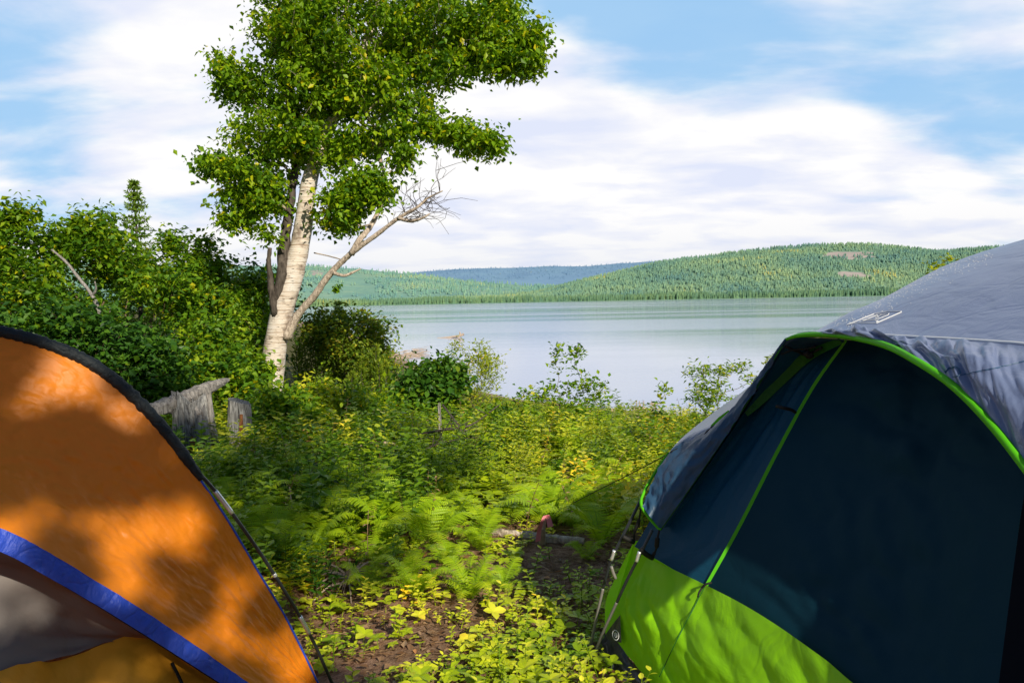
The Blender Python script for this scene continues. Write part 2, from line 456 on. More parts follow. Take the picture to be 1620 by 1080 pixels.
def scatter_on(grid, val, n, rg, t0=0, t1=1):
    nv, nu = grid.shape[:2]
    i = rg.uniform(0, nu-1.001, n); j = rg.uniform(t0*(nv-8), t1*(nv-8), n)
    i0 = i.astype(int); j0 = j.astype(int); fi = (i-i0)[:, None]; fj = (j-j0)[:, None]
    p = (grid[j0, i0]*(1-fi)+grid[j0, i0+1]*fi)*(1-fj)+(grid[j0+1, i0]*(1-fi)+grid[j0+1, i0+1]*fi)*fj
    vv = val[j0, i0]
    return p[vv*(.5+fbm(p[:, 0]/40, p[:, 1]/40, 2, 8)) < rg.uniform(.3, .75, len(p))]

def build_hills():
    rg = np.random.default_rng(3)
    hz = hill_mat('far_haze_tinted_hill', [(.16, .28, .46), (.19, .32, .50), (.22, .37, .52)], scale=.002)  # distance haze is painted in as blue base colour, hill and trees alike
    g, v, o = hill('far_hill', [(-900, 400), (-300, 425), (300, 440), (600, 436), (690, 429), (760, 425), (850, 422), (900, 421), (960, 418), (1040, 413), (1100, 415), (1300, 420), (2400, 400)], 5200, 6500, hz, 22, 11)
    fm = leaf_mat('far_haze_tinted_forest', (.13, .25, .42), (.16, .29, .46), (.20, .34, .48), .0, rough=1, spec=0)
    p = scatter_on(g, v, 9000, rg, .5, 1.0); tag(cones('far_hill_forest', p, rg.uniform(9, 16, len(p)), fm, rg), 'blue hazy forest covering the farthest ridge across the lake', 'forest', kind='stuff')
    m2 = hill_mat('hazy_hill', [(.15, .29, .33), (.22, .39, .32), (.36, .48, .35)], True, .004)  # aerial haze mixed into the greens of this hill and its trees
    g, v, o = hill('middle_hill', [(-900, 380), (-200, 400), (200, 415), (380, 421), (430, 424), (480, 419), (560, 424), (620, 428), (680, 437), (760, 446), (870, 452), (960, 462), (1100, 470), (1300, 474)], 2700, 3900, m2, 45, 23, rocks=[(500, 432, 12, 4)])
    fm = leaf_mat('haze_tinted_forest', (.13, .27, .31), (.19, .36, .29), (.31, .44, .28), .0, rough=1, spec=0)
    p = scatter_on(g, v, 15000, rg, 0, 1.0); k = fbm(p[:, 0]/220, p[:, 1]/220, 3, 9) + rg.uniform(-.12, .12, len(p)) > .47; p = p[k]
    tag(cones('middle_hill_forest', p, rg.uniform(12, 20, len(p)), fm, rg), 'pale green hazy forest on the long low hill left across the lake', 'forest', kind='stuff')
    m3 = hill_mat('green_hill', [(.14, .27, .25), (.21, .35, .24), (.31, .43, .25)], True, .006)  # some haze blue is put into these greens and their forest too
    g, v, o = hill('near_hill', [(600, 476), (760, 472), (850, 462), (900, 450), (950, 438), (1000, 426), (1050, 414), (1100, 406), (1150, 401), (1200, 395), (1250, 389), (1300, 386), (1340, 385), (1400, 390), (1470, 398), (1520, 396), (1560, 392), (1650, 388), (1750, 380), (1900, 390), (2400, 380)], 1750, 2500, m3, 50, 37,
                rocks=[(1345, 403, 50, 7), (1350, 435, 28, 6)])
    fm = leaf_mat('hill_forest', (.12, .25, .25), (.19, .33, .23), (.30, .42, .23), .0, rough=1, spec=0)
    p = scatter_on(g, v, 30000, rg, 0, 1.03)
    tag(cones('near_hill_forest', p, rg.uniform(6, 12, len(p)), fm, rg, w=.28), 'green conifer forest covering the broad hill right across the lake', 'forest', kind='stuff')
    # shoreline flat with a dense dark belt of spruce
    fm = leaf_mat('shore_forest', (.09, .19, .15), (.14, .25, .14), (.22, .33, .15), .0, rough=1, spec=0)
    us = rg.uniform(-700, 2300, 15000)
    dd = np.interp(us, [-700, 400, 560, 900, 1400, 2300], [900, 1000, 1150, 1500, 1550, 1500])
    back = rg.uniform(0, 1, len(us))**1.3
    pts = np.array([P(u, 480, d*(1+.16*b)) for u, d, b in zip(us, dd, back)]); pts[:, 2] = WATER-1+back*5
    hs = rg.uniform(7, 15, len(us))*(.75+.5*fbm(us/25, us*0, 3, 4))*np.interp(us, [400, 560, 900, 1300, 1700], [.8, .8, 1, 1.15, 1.1])
    tag(cones('shore_forest', pts, hs, fm, rg, w=.17), 'dark belt of straight spruces along the far lake shore', 'forest', kind='stuff')
    # land strip under the belt
    u2 = np.linspace(-700, 2300, 120); d2 = np.interp(u2, [-700, 400, 560, 900, 1400, 2300], [900, 1000, 1150, 1500, 1550, 1500])
    gr = np.zeros((4, 120, 3))
    for i, (u, d) in enumerate(zip(u2, d2)):
        for j, (m, z) in enumerate(((.985, -1.6), (.995, -.2), (1.1, 3), (1.25, 6))):
            q = P(u, 480, d*m); q[2] = z; gr[j, i] = q
    o = obj('far_shore', mesh('far_shore', gr.reshape(-1, 3), [gridfaces(4, 120)], m3, np.zeros(480), smooth=True)); tag(o, kind='structure')

# ================================================================= PLANTS
def stamp(tv, tf, R, s, pos):
    """template stamped with rotation R (m,3,3), scale s (m,) and position"""
    V = np.einsum('mij,kj->mki', R, tv)*np.asarray(s).reshape(-1, 1, 1) + pos[:, None, :]
    Fs = (tf[None]+(np.arange(len(pos))*len(tv))[:, None, None]).reshape(-1, tf.shape[1])
    return V.reshape(-1, 3), Fs
def basis(d, up):
    """rows->columns: x axis along d, z axis near up"""
    d = d/(np.linalg.norm(d, axis=1)[:, None]+1e-9)
    y = np.cross(up, d); y /= np.linalg.norm(y, axis=1)[:, None]+1e-9
    z = np.cross(d, y)
    return np.stack([d, y, z], 2)
# leaf templates, x along the leaf, unit length
KITE = (np.array([[0, 0, 0], [.42, -.33, .07], [1, 0, -.10], [.42, .33, .07]]), np.array([[0, 1, 2], [0, 2, 3]]))
NARROW = (np.array([[0, 0, 0], [.45, -.17, .05], [1, 0, -.12], [.45, .17, .05]]), np.array([[0, 1, 2], [0, 2, 3]]))
def fine_leaf(w=.3, droop=.15, cup=.07):
    V = [[0, 0, 0]]
    for t, k in ((.28, .85), (.58, 1.0), (.84, .5)):
        z = -droop*t*t
        V += [[t, -w*k, z+cup*k], [t, 0, z], [t, w*k, z+cup*k]]
    V.append([1, 0, -droop])
    Fs = [[0, 1, 2], [0, 2, 3]]
    for a in (1, 4):
        Fs += [[a, a+3, a+4], [a, a+4, a+1], [a+1, a+4, a+5], [a+1, a+5, a+2]]
    Fs += [[7, 10, 8], [8, 10, 9]]
    return np.array(V, float), np.array(Fs)
FINE = fine_leaf()

def pinna_template():
    V = []; Fs = []
    for i in range(8):
        t0, t1 = i/8, (i+1)/8; w = .155*(1-.7*t0)
        for sg in (-1, 1):
            k = len(V); V += [[t0, 0, -.06*t0], [(t0+t1)/2+.06, sg*w, .02-.06*t0], [t1, 0, -.06*t1]]; Fs.append([k, k+1, k+2] if sg < 0 else [k, k+2, k+1])
    return np.array(V, float), np.array(Fs)
PINNA = pinna_template()

def unit(rg, n):
    d = rg.normal(size=(n, 3)); return d/np.linalg.norm(d, axis=1)[:, None]

def grow(stems, attr, seed, step=.25, wander=.05, tip=.003, expo=2.3, lift=.35):
    """stems: list of (pts, radii). attr: (n,3). returns nodes, parents, radius, tips"""
    rg = np.random.default_rng(seed)
    N = []; par = []; rad = []; plen = []
    for pts, rr in stems:
        for i, (p, r) in enumerate(zip(pts, rr)):
            N.append(p); par.append(-1 if i == 0 else len(N)-2); rad.append(r); plen.append(0 if i == 0 else plen[-1]+np.linalg.norm(pts[i]-pts[i-1]))
    nst = len(N)
    arr = np.zeros((nst+len(attr)*14, 3)); arr[:nst] = N; pl = np.zeros(len(arr)); pl[:nst] = plen
    n = nst; par = par+[0]*(len(arr)-n)
    d0 = np.min(np.linalg.norm(attr[:, None]-arr[None, :nst], axis=2), axis=1)
    tips = []
    for a in attr[np.argsort(d0)]:
        d = np.linalg.norm(arr[:n]-a, axis=1)
        cost = d + .12*pl[:n] + lift*np.maximum(0, arr[:n, 2]-a[2]+.2*d)
        cost[:nst] += .0
        k = int(np.argmin(cost)); L = d[k]
        m = int(min(12, max(1, math.ceil(L/step))))
        s = arr[k].copy(); prev = k
        off = rg.normal(size=3)*wander*L
        for q in range(1, m+1):
            t = q/m
            p = s+(a-s)*t + off*math.sin(math.pi*t) + rg.normal(size=3)*wander*step*(t < 1)
            p[2] += .10*L*math.sin(math.pi*t)
            arr[n] = p; par[n] = prev; pl[n] = pl[prev]+L/m; prev = n; n += 1
        tips.append(prev)
    arr = arr[:n]; par = np.array(par[:n])
    R = np.zeros(n); R[:] = 0
    acc = np.zeros(n)
    for i in range(n-1, -1, -1):
        r = max(tip, acc[i]**(1/expo)); 
        if i < nst: r = max(rad[i], 0)
        R[i] = r
        if par[i] >= 0: acc[par[i]] += r**expo
    # children must not be thicker than their parent
    for i in range(nst, n):
        R[i] = min(R[i], R[par[i]]*.92)
    return arr, par, R, np.array(tips), nst

def limbs(arr, par, R, nst, acc, sides=5, minr=.0):
    """tubes along chains, following the thickest child"""
    ch = {}
    for i, p in enumerate(par):
        if p >= 0: ch.setdefault(p, []).append(i)
    starts = [i for i in range(nst, len(arr)) if par[i] < nst or i not in (sorted(ch[par[i]], key=lambda k: -R[k])[:1])]
    for s in starts:
        if R[s] < minr: continue
        path = [par[s], s]
        while path[-1] in ch:
            path.append(max(ch[path[-1]], key=lambda k: R[k]))
        pts = arr[path]; rr = R[path].copy(); rr[0] = min(rr[0], rr[1]*1.25)
        rr[-1] *= .5
        V, Fs = tube(pts, rr, sides if rr[0] > .012 else 3, cap=False)
        acc.add(V, Fs)

def leaves(centers, per, spread, size, rg, tmpl=KITE, droop=.35, acc=None, outward=None, flat=.75, vbase=None):
    n = len(centers)*per
    c = np.repeat(centers, per, axis=0)
    off = rg.normal(size=(n, 3))*spread*np.repeat(rg.uniform(.55, 1.4, len(centers)), per)[:, None]; off[:, 2] *= flat
    pos = c+off
    d = unit(rg, n); d[:, 2] = d[:, 2]*.5-droop
    if outward is not None:
        o = pos-outward; o /= np.linalg.norm(o, axis=1)[:, None]+1e-9; d = d+o*.7
    up = unit(rg, n)*.75+np.array([0, 0, 1.0])
    R = basis(d, up)
    s = size*rg.uniform(.45, 1.35, n)
    V, Fs = stamp(tmpl[0], tmpl[1], R, s, pos)
    v = np.clip(np.repeat(rg.normal(.46, .18, len(centers)), per)+rg.normal(0, .18, n), 0, 1)
    if vbase is not None: v = np.clip(v+np.repeat(vbase, per), 0, 1)
    acc.add(V, Fs, np.repeat(v, len(tmpl[1])))

def ell(c, r, n, rg, shell=.25):
    d = unit(rg, n); k = (shell+(1-shell)*rg.uniform(0, 1, n))**(1/2.2)
    return np.asarray(c)+d*np.asarray(r)*k[:, None]

def mask_keep(p, rg, scale=1.6, thr=.38):
    a = fbm(p[:, 0]*scale+p[:, 2]*.7, p[:, 2]*scale+p[:, 1]*.9, 3, 77)
    return p[a > thr]

def big_birch():
    base = P(425, 655, 11.0)
    t = thing('birch_tree', 'tall white barked birch leaning right at the lake side with full green crown', 'tree', base)
    D = 11.0
    tr = [P(420, 700, D), P(424, 650, D), P(430, 600, D), P(436, 545, D), P(447, 490, D), P(462, 440, D), P(474, 390, D), P(483, 335, D), P(490, 285, D), P(505, 240, D), P(527, 190, D), P(550, 140, D), P(575, 80, D), P(598, 15, D), P(618, -70, D), P(640, -160, D), P(650, -260, D)]
    w = np.array([26, 23, 21, 20, 19.5, 19, 17, 15.5, 14, 12, 10, 9, 8, 7, 5.5, 4, 2])*D/F*.88
    pts = crom(tr, 90); rr = np.interp(np.linspace(0, 1, 90), np.linspace(0, 1, len(w)), w)
    rr[:6] *= np.linspace(1.35, 1.0, 6)
    a = Acc(); V, Fs = tube(pts, rr, 18, rough=.035); a.add(V, Fs)
    # knots
    a.build('trunk', M['birch_bark'], t, smooth=True)
    # dark second stem, left, dying stub beside it
    a = Acc()
    st2 = px([(436, 520, 10.95), (438, 478, 10.95), (446, 440, 10.9), (448, 400, 10.95), (455, 350, 11), (462, 300, 11.1), (470, 240, 11.3), (470, 170, 11.5)])
    V, Fs = tube(crom(st2, 40), np.interp(np.linspace(0, 1, 40), [0, .2, 1], [.05, .085, .045]), 9, rough=.16, seed=3); a.add(V, Fs)
    V, Fs = tube(crom(px([(436, 500, 10.9), (430, 465, 10.85), (428, 440, 10.85), (425, 415, 10.8), (427, 392, 10.8)]), 20), np.linspace(.055, .028, 20), 8, rough=.2, seed=4); a.add(V, Fs)
    a.build('dead_stem', M['bark'], t, smooth=True)
    # the forked side branch to the right
    a = Acc()
    br = crom(px([(452, 535, 10.95), (470, 500, 10.9), (497, 468, 10.8), (520, 436, 10.7), (545, 410, 10.6), (566, 393, 10.5), (600, 368, 10.4), (632, 344, 10.3), (660, 328, 10.2), (676, 314, 10.2), (700, 302, 10.1)]), 60)
    V, Fs = tube(br, np.interp(np.linspace(0, 1, 60), [0, .1, .5, 1], [.07, .052, .034, .008]), 10, rough=.12, seed=5); a.add(V, Fs)
    fk = crom(px([(556, 402, 10.55), (568, 380, 10.5), (585, 360, 10.6), (600, 330, 10.7), (610, 290, 10.8), (600, 250, 10.9)]), 24)
    V, Fs = tube(fk, np.linspace(.045, .02, 24), 8, rough=.12, seed=6); a.add(V, Fs)
    for q in ([(528, 432, 10.65), (545, 436, 10.6), (560, 430, 10.6), (571, 425, 10.6)], [(497, 400, 10.9), (520, 405, 10.8), (545, 412, 10.6)], [(630, 345, 10.3), (650, 350, 10.2), (668, 345, 10.1), (680, 338, 10.1)]):
        V, Fs = tube(crom(px(q), 14), np.linspace(.028 if q[0][0] != 497 else .01, .008, 14), 6, rough=.15); a.add(V, Fs)
    a.build('side_branch', M['branch_bark'], t, smooth=True)
    # bare twigs at its end
    rg = np.random.default_rng(12); a = Acc()
    for k in range(46):
        i = rg.integers(38, 60); s = br[i]
        if rg.uniform() < .2: s = P(rg.uniform(640, 680), 346, 10.15)
        ang = rg.uniform(-1.0, 2.3); L = rg.uniform(.12, .55)
        p = [s]; d = np.array([math.cos(ang)*.8, rg.uniform(-.5, .5), math.sin(ang)])
        for j in range(5):
            d = d+rg.normal(size=3)*.3; d /= np.linalg.norm(d); p.append(p[-1]+d*L/5)
            if j == 2:
                d2 = d+rg.normal(size=3)*.6; V, Fs = tube(np.array([p[-1], p[-1]+d2*L*.25, p[-1]+(d2+rg.normal(size=3)*.3)*L*.45]), [.004, .003, .002], 3, cap=False); a.add(V, Fs)
        V, Fs = tube(np.array(p), np.linspace(.005, .0015, 6), 4, cap=False); a.add(V, Fs)
    a.build('bare_twigs', M['bark'], t)
    # crown
    rg = np.random.default_rng(5)
    E = []  # u, v, d, ru, rv, rd(m), n
    for (u, v, d, ru, rv, rd, n) in [(560, 70, 11, 140, 85, 1.3, 230), (690, 55, 11, 105, 75, 1.1, 150), (775, 85, 10.8, 65, 38, .6, 60), (835, 65, 10.7, 32, 26, .4, 16), (835, 100, 10.7, 25, 18, .3, 9), (790, 20, 11, 45, 30, .6, 26),
                                 (470, 55, 11, 75, 75, 1.0, 95), (480, 140, 11, 115, 55, 1.0, 120), (600, 150, 11, 115, 55, 1.0, 130), (430, 215, 10.9, 85, 45, .9, 85), (375, 135, 10.8, 42, 30, .5, 22), (352, 105, 10.8, 20, 22, .3, 6),
                                 (395, 268, 10.8, 75, 30, .8, 62), (345, 262, 10.7, 30, 18, .4, 12), (400, 320, 10.8, 55, 24, .6, 34), (372, 345, 10.7, 25, 16, .3, 8), (525, 235, 11, 75, 38, .7, 60), (590, 215, 10.8, 55, 28, .5, 28), (690, 205, 10.6, 75, 14, .4, 34), (750, 222, 10.5, 45, 15, .4, 20),
                                 (640, 245, 10.5, 18, 20, .2, 6), (700, 165, 10.8, 50, 18, .5, 18), (560, 310, 10.7, 62, 28, .5, 50), (575, 285, 10.6, 50, 18, .4, 22), (540, 345, 10.8, 45, 20, .4, 26), (427, 370, 10.8, 12, 12, .2, 4), (440, 290, 11, 45, 40, .8, 40),
                                 (585, -60, 11, 210, 80, 1.6, 210), (640, -170, 11, 180, 80, 1.5, 170), (640, -270, 11, 110, 60, 1.1, 70)]:
        ru = max(ru-11, ru*.6); rv = max(rv-9, rv*.55); c = P(u, v, d); E.append(ell(c, np.array([ru*d/F, rd, rv*d/F]), n, rg, .1))
    A_ = np.vstack(E); A_ = mask_keep(A_, rg, 2.2, .40)
    for (u, v, d, ru, rv, rd, n) in [(660, 202, 10.7, 40, 9, .3, 18), (710, 208, 10.6, 45, 8, .3, 22), (755, 222, 10.5, 34, 10, .3, 18), (785, 236, 10.5, 10, 5, .1, 3), (640, 250, 10.6, 10, 16, .1, 6), (835, 62, 10.7, 24, 16, .3, 18), (800, 95, 10.7, 40, 18, .4, 24), (845, 100, 10.7, 14, 16, .2, 8), (770, 40, 10.8, 50, 28, .5, 30), (700, 110, 10.8, 50, 25, .4, 26), (332, 262, 10.7, 22, 9, .2, 8), (355, 120, 10.8, 14, 20, .2, 9), (395, 300, 10.8, 40, 22, .4, 22), (375, 345, 10.7, 22, 12, .2, 9), (590, 300, 10.7, 34, 14, .4, 18)]:
        A_ = np.vstack([A_, ell(P(u, v, d), np.array([ru*d/F, rd, rv*d/F]), n, rg, .1)])
    st2c = crom(st2, 40)
    idx = np.arange(20, 90, 4)
    arr, par, R, tips, nst = grow([(pts[idx], rr[idx]), (st2c[18::6], np.full(len(st2c[18::6]), .05)), (fk[6::4], np.full(len(fk[6::4]), .03))], A_, 4, .22, .09, .004)
    a = Acc(); limbs(arr, par, R, nst, a); a.build('branches', M['branch_bark'], t, smooth=True)
    a = Acc(); c = arr[tips]
    cen = np.vstack([c, (c+arr[par[tips]])/2])
    leaves(c, 32, .095, .082, rg, KITE, .55, a, flat=.9)
    leaves((c+arr[par[tips]])/2, 11, .08, .085, rg, KITE, .55, a)
    leaves(np.array([P(534, 452, 10.6), P(530, 455, 10.6)]), 14, .035, .08, rg, KITE, .7, a)
    leaves(c, 6, .125, .078, rg, KITE, .6, a)
    a.build('crown', M['birch_leaf'], t)

def shrub(name, label, base, E, mat, seed, per=26, leaf=.075, spread=.1, stems=5, tmpl=KITE, group=None, cat='shrub', stemr=.02, bark_mat='twig', droop=.25, lift=.35, flat=.8, barepart=True, vb=0.0):
    """E: list of (u,v,d,ru_px,rv_px,rd_m,n)"""
    rg = np.random.default_rng(seed)
    base = np.asarray(base, float)
    t = thing(name, label, cat, base, group)
    A_ = np.vstack([ell(P(u, v, d), np.array([ru*d/F, rd, rv*d/F]), n, rg) for (u, v, d, ru, rv, rd, n) in E])
    if len(A_) > 100 and stemr > .015: A_ = mask_keep(A_, rg, 2.3, .42)
    g = ground(A_[:, 0], A_[:, 1]); A_ = A_[A_[:, 2] > g+.04]
    S = []
    for k in range(stems):
        tgt = A_[rg.integers(len(A_))]
        tgt = base+(tgt-base)*rg.uniform(.45, .7)
        b = base+np.array([rg.uniform(-1, 1), rg.uniform(-1, 1), 0])*.06*stems**.5*(stemr/.02)
        b[2] = gz(b[0], b[1])-.03
        mid = (b+tgt)/2; mid[2] += .1*abs(tgt[2]-b[2]); mid[:2] = b[:2]*.65+tgt[:2]*.35
        pts = crom([b, mid, tgt], 9); S.append((pts, np.linspace(stemr, stemr*.45, 9)))
    arr, par, R, tips, nst = grow(S, A_, seed, .2, .08, .0022, lift=lift)
    a = Acc()
    for pts, r in S: V, Fs = tube(pts, r, 6, rough=.08); a.add(V, Fs)
    limbs(arr, par, R, nst, a, 4)
    a.build('stems', M[bark_mat], t)
    a = Acc(); c = arr[tips]
    leaves(c, per, spread, leaf, rg, tmpl, droop, a, flat=flat, vbase=np.full(len(c), vb))
    leaves((c+arr[par[tips]])/2, max(2, per//3), spread*.7, leaf*.9, rg, tmpl, droop, a, vbase=np.full(len(c), vb))
    a.build('leaves', M[mat], t)
    return t

def thicket():
    gl = 'leafy shrubs in the thicket left of the birch'
    L = [
     ((60, 9.6), 'tall alder shrub at the far left edge of the thicket', [(15, 370, 9.6, 55, 50, .6, 90), (30, 450, 9.4, 90, 70, .8, 150), (-40, 430, 9.4, 80, 90, .8, 80), (8, 325, 9.6, 14, 18, .2, 10)], 'alder_leaf'),
     ((130, 10.4), 'alder shrub with two upright leafy tips beside the small spruce', [(130, 385, 10.4, 60, 38, .7, 100), (140, 345, 10.4, 26, 18, .3, 24), (110, 350, 10.4, 14, 20, .2, 12), (120, 460, 10.2, 85, 60, .8, 140)], 'alder_leaf'),
     ((205, 10.8), 'bright rounded alder shrub in front of the small spruce', [(200, 385, 11, 45, 35, .6, 70), (180, 345, 11, 14, 18, .2, 10), (215, 450, 10.7, 75, 55, .8, 130)], 'alder_leaf'),
     ((290, 11.4), 'alder shrub right of the small spruce with pale upper leaves', [(275, 420, 11.4, 50, 35, .6, 70), (262, 372, 11.4, 12, 18, .2, 7), (300, 470, 11.2, 70, 55, .8, 120)], 'alder_leaf'),
     ((335, 12.0), 'alder shrub with one loose leafy tip above the thicket', [(328, 395, 12, 22, 22, .3, 22), (345, 440, 12, 38, 35, .5, 50), (350, 500, 11.8, 62, 48, .8, 100)], 'alder_leaf'),
     ((400, 12.6), 'light green shrub directly behind the birch trunk', [(400, 450, 12.6, 34, 28, .5, 40), (395, 505, 12.4, 45, 48, .7, 80), (402, 432, 12.6, 12, 14, .2, 6)], 'alder_leaf'),
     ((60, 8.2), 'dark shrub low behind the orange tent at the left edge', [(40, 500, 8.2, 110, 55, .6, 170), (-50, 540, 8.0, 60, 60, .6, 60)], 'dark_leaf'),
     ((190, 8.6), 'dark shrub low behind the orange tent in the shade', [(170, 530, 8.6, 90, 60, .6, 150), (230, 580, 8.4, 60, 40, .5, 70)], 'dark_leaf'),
     ((300, 9.6), 'shaded green shrub behind the split stump', [(290, 540, 9.6, 80, 50, .6, 140), (330, 590, 9.2, 60, 32, .5, 70)], 'alder_leaf'),
     ((390, 10.2), 'shrub growing low at the left foot of the birch', [(375, 575, 10.2, 45, 40, .5, 70)], 'alder_leaf'),
    ]
    for k, ((u, d), lab, E, mat) in enumerate(L):
        b = P(u, 600, d); b[2] = gz(b[0], b[1]); rs = np.random.default_rng(300+k); E = [(e[0], e[1]+26, *e[2:4], e[4]*.92, *e[5:]) for e in E]
        for (eu, ev, ed, er, ew, _, _) in list(E)[:2]:
            for q in range(5):      # upright leafy shoots that break the outline
                x = rs.uniform(-.9, .9); yy = ev-ew*math.sqrt(1-x*x)-rs.uniform(-4, 16)
                E = E+[(eu+x*er, yy, ed, 4, 13, .06, 5)]
        shrub('alder_shrub', lab, b, E, mat, 100+k, per=26, leaf=.082 if d < 10 else .085, spread=.11, stems=6, group=gl, stemr=.024)
    # behind, one darker mass that closes the gaps
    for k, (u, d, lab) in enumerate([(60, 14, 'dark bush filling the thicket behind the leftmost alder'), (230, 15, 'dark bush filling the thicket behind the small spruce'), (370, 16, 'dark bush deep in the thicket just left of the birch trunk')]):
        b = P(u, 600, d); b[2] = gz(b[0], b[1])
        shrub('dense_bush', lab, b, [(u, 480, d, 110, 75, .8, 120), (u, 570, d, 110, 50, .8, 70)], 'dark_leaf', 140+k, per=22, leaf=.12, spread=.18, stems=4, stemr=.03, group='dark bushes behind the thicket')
    # dead grey branch standing in the thicket
    a = Acc()
    V, Fs = tube(crom(px([(82, 395, 8.9), (105, 415, 8.9), (125, 440, 8.85), (145, 466, 8.8), (155, 490, 8.8), (165, 560, 8.8)]), 24), np.linspace(.012, .026, 24), 7, rough=.15); a.add(V, Fs)
    V, Fs = tube(crom(px([(146, 468, 8.8), (152, 458, 8.75), (150, 445, 8.7)]), 8), np.linspace(.018, .006, 8), 5); a.add(V, Fs)
    o = a.build('dead_branch', M['grey_wood'], smooth=True); tag(o, 'bare grey dead branch sticking up in the left thicket', 'branch')

def spruce(u, vtop, d, label, seed=1, wpx=34, group=None):
    rg = np.random.default_rng(seed)
    top = P(u, vtop, d); b = top.copy(); b[2] = gz(b[0], b[1])
    t = thing('spruce_tree', label, 'tree', b, group)
    a = Acc(); H = top[2]-b[2]
    V, Fs = tube(np.array([b-[0, 0, .05], b+[0.02, 0, H*.5], top]), [.05, .03, .005], 7); a.add(V, Fs)
    a2 = Acc(); z = H*.12; R0 = wpx*d/F*2.7
    while z < H*.99:
        k = 1-z/H; L0 = R0*(k**.8)*rg.uniform(.8, 1.1)+.03
        nb = rg.integers(5, 8); ph = rg.uniform(0, 6.28)
        for j in range(nb):
            an = ph+j*6.28/nb+rg.uniform(-.2, .2); L = L0*rg.uniform(.75, 1.1)
            dr = np.array([math.cos(an), math.sin(an), rg.uniform(.15, .45) if k < .25 else rg.uniform(-.1, .2)])
            s = b+np.array([0, 0, z]); m = max(3, int(L/.05)); tt = np.linspace(0, 1, m)
            pts = s+dr*L*tt[:, None]; pts[:, 2] += .12*L*tt**2
            V, Fs = tube(pts, np.linspace(.008, .002, m), 3, cap=False); a.add(V, Fs)
            nn = m*7; q = rg.uniform(.1, 1, nn); pos = s+dr*L*q[:, None]; pos[:, 2] += .12*L*q**2
            dd = dr[None]*.6+unit(rg, nn)*.9; R = basis(dd, unit(rg, nn)+[0, 0, .6])
            V, Fs = stamp(NARROW[0], NARROW[1], R, rg.uniform(.045, .085, nn), pos)
            a2.add(V, Fs, np.repeat(np.clip(rg.normal(.45+.3*q, .12), 0, 1), 2))
        z += rg.uniform(.10, .15)*(.6+k)
    a.build('trunk', M['bark'], t); a2.build('needles', M['spruce'], t)

def conifer_bush(u, v, d, w, h, label, seed, mat='juniper', group=None, n=26):
    """bush of upright feathery spires"""
    rg = np.random.default_rng(seed); b = P(u, v, d); b[2] = gz(b[0], b[1])
    t = thing('juniper_bush', label, 'bush', b, group); a = Acc(); a2 = Acc()
    W = w*d/F/2; topz = P(u, h, d)[2]
    for k in range(n):
        x = rg.uniform(-1, 1); y = rg.uniform(-1, 1)*.7
        s = b+np.array([x*W*.7, y*W*.7, 0]); s[2] = gz(s[0], s[1])
        e = b+np.array([x*W*1.05, y*W, 0]); e[2] = b[2]+(topz-b[2])*(1-.42*x*x)*rg.uniform(.72, 1.03)
        pts = crom([s, (s+e)/2+[x*.1, 0, .05], e], 12); V, Fs = tube(pts, np.linspace(.012, .002, 12), 4, cap=False); a.add(V, Fs)
        L = np.linalg.norm(e-s); nn = int(L*330); q = rg.uniform(.12, 1, nn)
        pos = np.stack([np.interp(q, np.linspace(0, 1, 12), pts[:, i]) for i in range(3)], 1)
        rr = .17*(1.02-q)**.7*rg.uniform(.2, 1, nn); an = rg.uniform(0, 6.28, nn)
        pos = pos+np.stack([np.cos(an)*rr, np.sin(an)*rr, rr*.3], 1)
        dd = np.stack([np.cos(an), np.sin(an), np.full(nn, 1.0)], 1)+unit(rg, nn)*.5
        V, Fs = stamp(NARROW[0], NARROW[1]*1, basis(dd, unit(rg, nn)), rg.uniform(.05, .09, nn), pos)
        a2.add(V, Fs, np.repeat(np.clip(rg.normal(.3+.4*q, .15), 0, 1), 2))
    a.build('stems', M['bark'], t); a2.build('foliage', M[mat], t)

